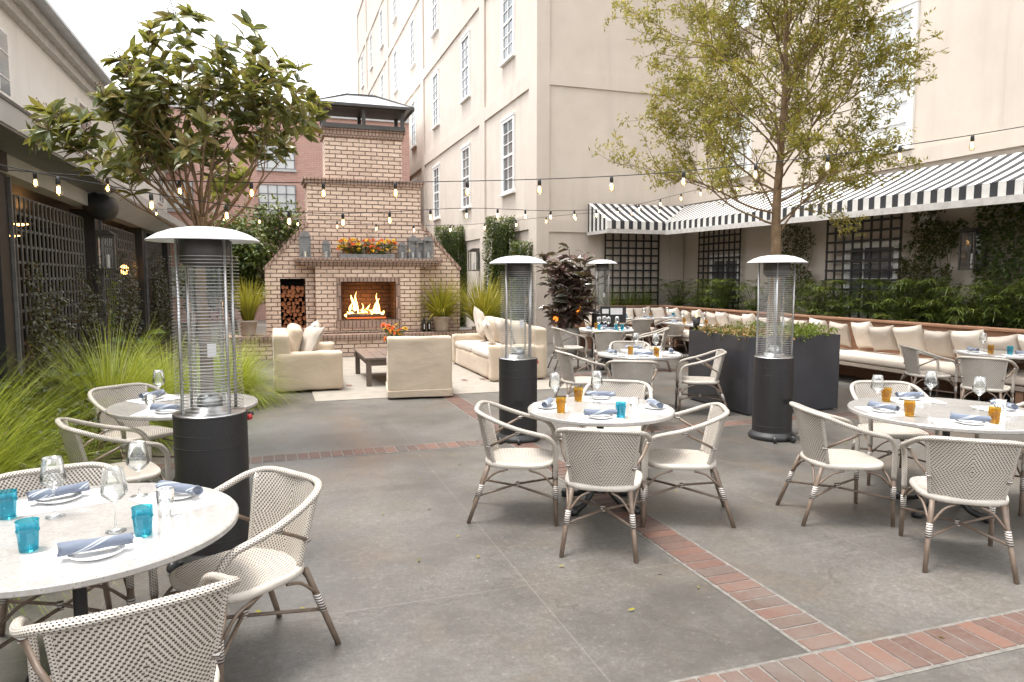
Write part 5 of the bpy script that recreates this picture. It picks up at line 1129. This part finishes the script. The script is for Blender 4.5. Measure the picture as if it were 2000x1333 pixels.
ivy('sparse ivy spreading on the wall between the wide trellis and the wall lantern', 8.95, 10.25, .95, 3.0, 3600, 3.1, cov=.62)
ivy('dense ivy covering the wall at the right edge', 5.8, 8.75, .95, 3.2, 9000, 8.3, 'l_hedge', .07, .95)
ivy('ivy hanging between the two right trellises', 12.4, 13.6, 1.5, 3.0, 1300, 5.7)
# papyrus and bamboo-like clumps in the raised bed
ks = [(10.5, 16.9), (10.6, 15.6), (10.4, 14.6), (10.5, 13.6), (10.6, 12.6), (10.5, 11.7), (10.4, 10.9), (10.6, 10.2), (10.4, 9.5), (10.5, 8.8), (10.45, 8.1), (10.5, 7.4), (10.4, 6.7), (10.5, 6.0), (10.45, 5.3)]
words = ['in the far corner', 'under the left trellis', 'just left of the tree trunk', 'behind the tree trunk', 'right of the tree trunk', 'under the wide trellis, far end', 'under the wide trellis, near end', 'at the near foot of the wide trellis', 'below the sparse ivy', 'below the white junction box', 'below the black wall lantern', 'right of the wall lantern', 'below the dense ivy', 'near the right frame edge', 'at the very right']
for (x, y), wd in zip(ks, words):
    t = thing('umbrella_sedge', f'feathery green clump in the raised bed {wd}', 'plant', (x, y, .93), 0, 'feathery clumps in the raised bed'); g = MB(); st_ = MB()
    for _ in range(56):
        a = random.uniform(0, 6.28); k_ = random.random() ** .6; top = Vector((math.cos(a) * .5 * k_, math.sin(a) * .6 * k_, random.uniform(.12, .8))); top.x = max(-.42, min(.55, top.x)); st_.tube([(0, 0, 0), top * .5 + Vector((0, 0, .06)), top], .004, 4)
        for j in range(22):
            az = random.uniform(0, 6.28); g.blade(top, Vector((math.cos(az), math.sin(az), random.uniform(.0, .5))).normalized(), random.uniform(.16, .3), .015, .55, 3)
    st_.build('stem', M['l_papyrus'], t); g.build('foliage', M['l_papyrus'], t)
for i, x in enumerate((8.0, 8.6, 9.2, 9.7)):
    grass_plant('bed_grass', ('leafy clump at the left of the far raised bed', 'leafy clump under the far trellis, left', 'leafy clump under the far trellis, right', 'leafy clump at the right of the far raised bed')[i], (x, 17.3, .93), 160, .75, 'l_papyrus', .014, 1.0, .15, .5)
# hedge columns on the facade
for (x, y, r, h, lab) in ((6.28, 19.6, .42, 3.5, 'tall clipped hedge column nearest the building corner'), (6.25, 25.6, .55, 3.65, 'clipped hedge column right of the fireplace'), (6.3, 33, .45, 3.3, 'small distant hedge column behind the fireplace shoulder'), (6.45, 18.3, .24, 2.75, 'narrow hedge column at the building corner')):
    t = thing('hedge_column', lab, 'hedge', (x, y, 0), 0, 'hedge columns along the facade'); MB().tube([(0, 0, 0), (0, 0, h * .9)], .04, 6).build('trunk', M['bark'], t)
    leafy(0, 0, (x, y, 0), int(11000 * r * h / 1.5), (r * .85, r * .85, h / 2), .07, .038, 'l_hedge', parent=t, shape='box'); 
    MB().rbox((0, 0, h / 2), (r * 1.05, r * 1.05, h * .9), .15, 6, .05, x).build('inner_foliage', M['l_ivy'], t, True)

# ------------------------------------------------------------------ trees
LEAFALL = [0]
def branch(st_, p, d, L, r, depth, maxd, tips, kink=.22, up=.25, split=(2, 3), shrink=.7, spread=.6, minr=.004):
    n = max(3, int(L / .14)); pts = [p.copy()]; rr = [r]; q = p.copy(); dd = d.copy()
    for i in range(n):
        dd = (dd + rv() * kink * .5 + Vector((0, 0, up * .12))).normalized(); q = q + dd * (L / n); pts.append(q.copy()); rr.append(max(minr, r * (1 - .45 * (i + 1) / n)))
    st_.tube(pts, rr, 7 if depth < 2 else 4, caps=depth == maxd)
    if depth >= maxd: tips.append((pts, dd)); return
    if LEAFALL[0] and depth == maxd - 1: tips.append((pts, dd))
    for k in range(random.randint(*split)):
        j = n if k == 0 else random.randint(max(1, n // 2), n); a = dd.orthogonal().normalized(); a = Matrix.Rotation(random.uniform(0, 2 * PI), 3, dd) @ a
        nd = (dd + a * spread * random.uniform(.6, 1.3)).normalized(); branch(st_, pts[j], nd, L * shrink * random.uniform(.8, 1.15), rr[j] * .72, depth + 1, maxd, tips, kink, up, split, shrink, spread, minr)
def loquat():
    random.seed(21)
    t = thing('broadleaf_tree', 'broad-leaved evergreen tree with glossy leaves above the big heater', 'tree', (-.66, 7.62, 0)); st_ = MB(); tips = []
    tr = cr([(0, 0, 0), (.03, 0, .9), (.0, .02, 1.7), (.04, 0, 2.35)], 6); st_.tube(tr, [.07 - .0015 * i for i in range(len(tr))], 10)
    top = tr[-1]
    dirs = [(-1, -.2, .45), (-.95, .25, .75), (-.75, -.35, 1.0), (-.5, .25, 1.4), (-.15, -.2, 1.9), (.15, .2, 1.8), (.4, -.25, 1.4), (.7, .25, 1.0), (.95, -.15, .72), (1, .15, .5), (-.3, -.8, 1.1), (.35, .8, 1.1), (.1, -.6, 1.3), (-.55, .6, 1.1), (-1, .05, .3), (.7, -.4, .8), (-.7, .1, .7), (0, .2, 1.5), (.5, 0, .9), (-.25, -.1, 1.1)]
    for i, q in enumerate(dirs):
        d_ = Vector(q).normalized(); p = tr[-1 - (i % 4)]; branch(st_, p, d_, (.78 + .16 * max(0, d_.z)) * random.uniform(.85, 1.12), .0155, 0, 2, tips, .3, .75, (2, 3), .66, .7, .0035)
    st_.build('trunk', M['bark2'], t, True); g = MB()
    for pts, dd in tips:
        for c_ in range(3):
            q = pts[-1 - c_] if len(pts) > c_ + 1 else pts[0]
            for k in range(11 if c_ == 0 else 5):
                az = random.uniform(0, 6.28); a = dd.orthogonal().normalized(); a = Matrix.Rotation(az, 3, dd) @ a; l = (a + dd * random.uniform(-.1, .9) + Vector((0, 0, .1))).normalized()
                g.leaf(q, l, (dd * .7 + Vector((0, -.25, .4)) + rv() * .35).normalized(), random.uniform(.13, .22), random.uniform(.05, .08), .1, random.uniform(.1, .35))
    g.build('crown', M['l_loquat'], t); b = MB()
    for pts, dd in tips[::3]:
        for k in range(14): p = pts[-1] + dd * random.uniform(.0, .12) + rv() * .04; b.tube([pts[-1], p], .002, 4); b.lathe([(.001, -.008), (.008, 0), (.001, .008)], 5, tuple(p))
    b.build('flower_buds', M['bark2'], t)
loquat()
def oak():
    random.seed(5); LEAFALL[0] = 1
    t = thing('airy_tree', 'tall airy small-leaved tree growing from the charcoal planter', 'tree', (6.62, 8.18, .94)); st_ = MB(); tips = []
    tr = cr([(0, 0, 0), (.02, .01, .8), (.0, .02, 1.7), (.05, .03, 2.6), (.06, .0, 3.6), (.04, .02, 4.8), (.06, 0, 6.0)], 6); n = len(tr); st_.tube(tr, [max(.012, .088 * (1 - (i / n) ** .9 * .9)) for i in range(n)], 12)
    for k in range(46):
        f = .3 + .68 * (k / 45); p = tr[int(f * (n - 1))]; az = k * 2.4 + random.uniform(-.3, .3); el = .45 + .5 * f + random.uniform(-.15, .25); L = (1.42 - .8 * abs(f - .55)) * random.uniform(.8, 1.12)
        if f < .4: L *= .95; el = .3 + random.uniform(0, .3)
        branch(st_, p, Vector((math.cos(az) * math.cos(el), math.sin(az) * math.cos(el), math.sin(el))), L, (.017) * (1.15 - .6 * f), 0, 2, tips, .3, .3, (4, 5), .64, .8, .0026)
    st_.build('trunk', M['bark2'], t, True); g = MB(); print('oak tips', len(tips))
    for pts, dd in tips:
        for k in range(11):
            i = random.randint(0, len(pts) - 2); q = pts[i].lerp(pts[i + 1], random.random()); l = (dd * .5 + rv() * .9 + Vector((0, 0, .2))).normalized(); tl = random.uniform(.07, .17)
            for j in range(6):
                g.sliver(q + l * tl * (j + .5) / 6, (l * .7 + rv()).normalized(), random.uniform(.05, .088), random.uniform(.016, .025))
    g.build('crown', M['l_oak'], t)
oak(); LEAFALL[0] = 0
def bushtree(label, loc, h, r, n, mt='l_hedge', s=1):
    t = thing('background_tree', label, 'tree', loc); st_ = MB(); tips = []
    branch(st_, Vector((0, 0, 0)), Vector((0, 0, 1)), h * .45, .09, 0, 3, tips, .2, .2, (3, 4), .62, .75, .006); st_.build('trunk', M['bark'], t, True); g = MB()
    for _ in range(n):
        pts, dd = random.choice(tips); q = random.choice(pts) + rv() * random.uniform(0, .35 * r); g.leaf(q, (rv() + Vector((0, 0, .2))).normalized(), Vector((0, 0, 1)), .13 * s, .055 * s, .1, .2)
    g.build('crown', M[mt], t)
bushtree('green tree rising behind the left shoulder of the fireplace', (.3, 19.2, 0), 4.2, 1.6, 5200)
bushtree('bushy dark green tree between the pergola and the fireplace', (-.9, 19.5, 0), 3.2, 1.8, 6000)
bushtree('low dark shrub tree left of the fireplace by the terrace end', (-2.0, 21.5, 0), 2.9, 1.6, 4200, 'l_ivy')

# ------------------------------------------------------------------ string lights
def string(label, pts, spacing, start):
    t = thing('string_lights', label, 'string lights', pts[0]); o = Vector(pts[0]); P = [Vector(p) - o for p in cr(pts, 14)]
    MB().tube(P, .0042, 6).build('cable', M['cord'], t, True)
    L = 0; nxt = start
    for i in range(len(P) - 1):
        l = (P[i + 1] - P[i]).length
        while nxt <= L + l:
            p = P[i].lerp(P[i + 1], (nxt - L) / l); nxt += spacing
            MB().lathe([(.001, .0), (.012, -.001), (.017, -.02), (.017, -.055), (.013, -.06), (.001, -.06)], 12, tuple(p)).build('socket', M['cord'], t, True)
            q = (p.x, p.y, p.z - .06); bb = MB().lathe([(.012, 0), (.014, -.01), (.024, -.035), (.028, -.054), (.024, -.075), (.011, -.088), (.001, -.091)], 14, q).build('bulb', M['bulbglass'], t, True)
            m = MB(); m.tube([(q[0] - .006, q[1], q[2] - .015), (q[0] - .009, q[1], q[2] - .062), (q[0], q[1], q[2] - .068), (q[0] + .009, q[1], q[2] - .062), (q[0] + .006, q[1], q[2] - .015)], .004, 5); m.build('filament', M['filament'], bb)
        L += l
    return t
def at(x, d, y):   # helper: camera-frame column/depth/row to world, used for the sagging cable nodes below
    pass
string('nearer string of lights spanning the whole courtyard', [(-3.2, 8.47, 2.86), (-.63, 7.6, 2.69), (2.46, 6.55, 2.71), (4.5, 5.86, 2.86), (7.02, 5.0, 3.23), (9.9, 4.02, 3.85)], .70, .42)
string('farther string of lights running from the left post toward the awning', [(-2.9, 5.2, 2.75), (-1.45, 6.4, 2.52), (.4, 7.95, 2.45), (2.6, 9.6, 2.72), (4.6, 11.1, 2.88), (6.6, 12.4, 3.15), (9.2, 13.6, 3.75), (11.1, 14.4, 4.0)], .75, .3)
string('faint distant string of lights behind the chimney', [(-3.9, 17.9, 3.4), (.2, 15.6, 3.0), (3.6, 15.2, 2.9), (6.7, 15.6, 3.25), (9.9, 15.9, 3.6)], .8, .3)
# bits of leaf litter on the floor
lit = MB()
for _ in range(60):
    p = Vector((random.uniform(-.5, 6), random.uniform(2.4, 11), .012)); lit.leaf(p, Vector((random.uniform(-1, 1), random.uniform(-1, 1), 0)).normalized(), Vector((0, 0, 1)), random.uniform(.025, .045), .016, .1, .02)
struct(lit.build('leaf_litter', M['l_oak']), 'stuff', 'small dry leaves scattered on the floor')
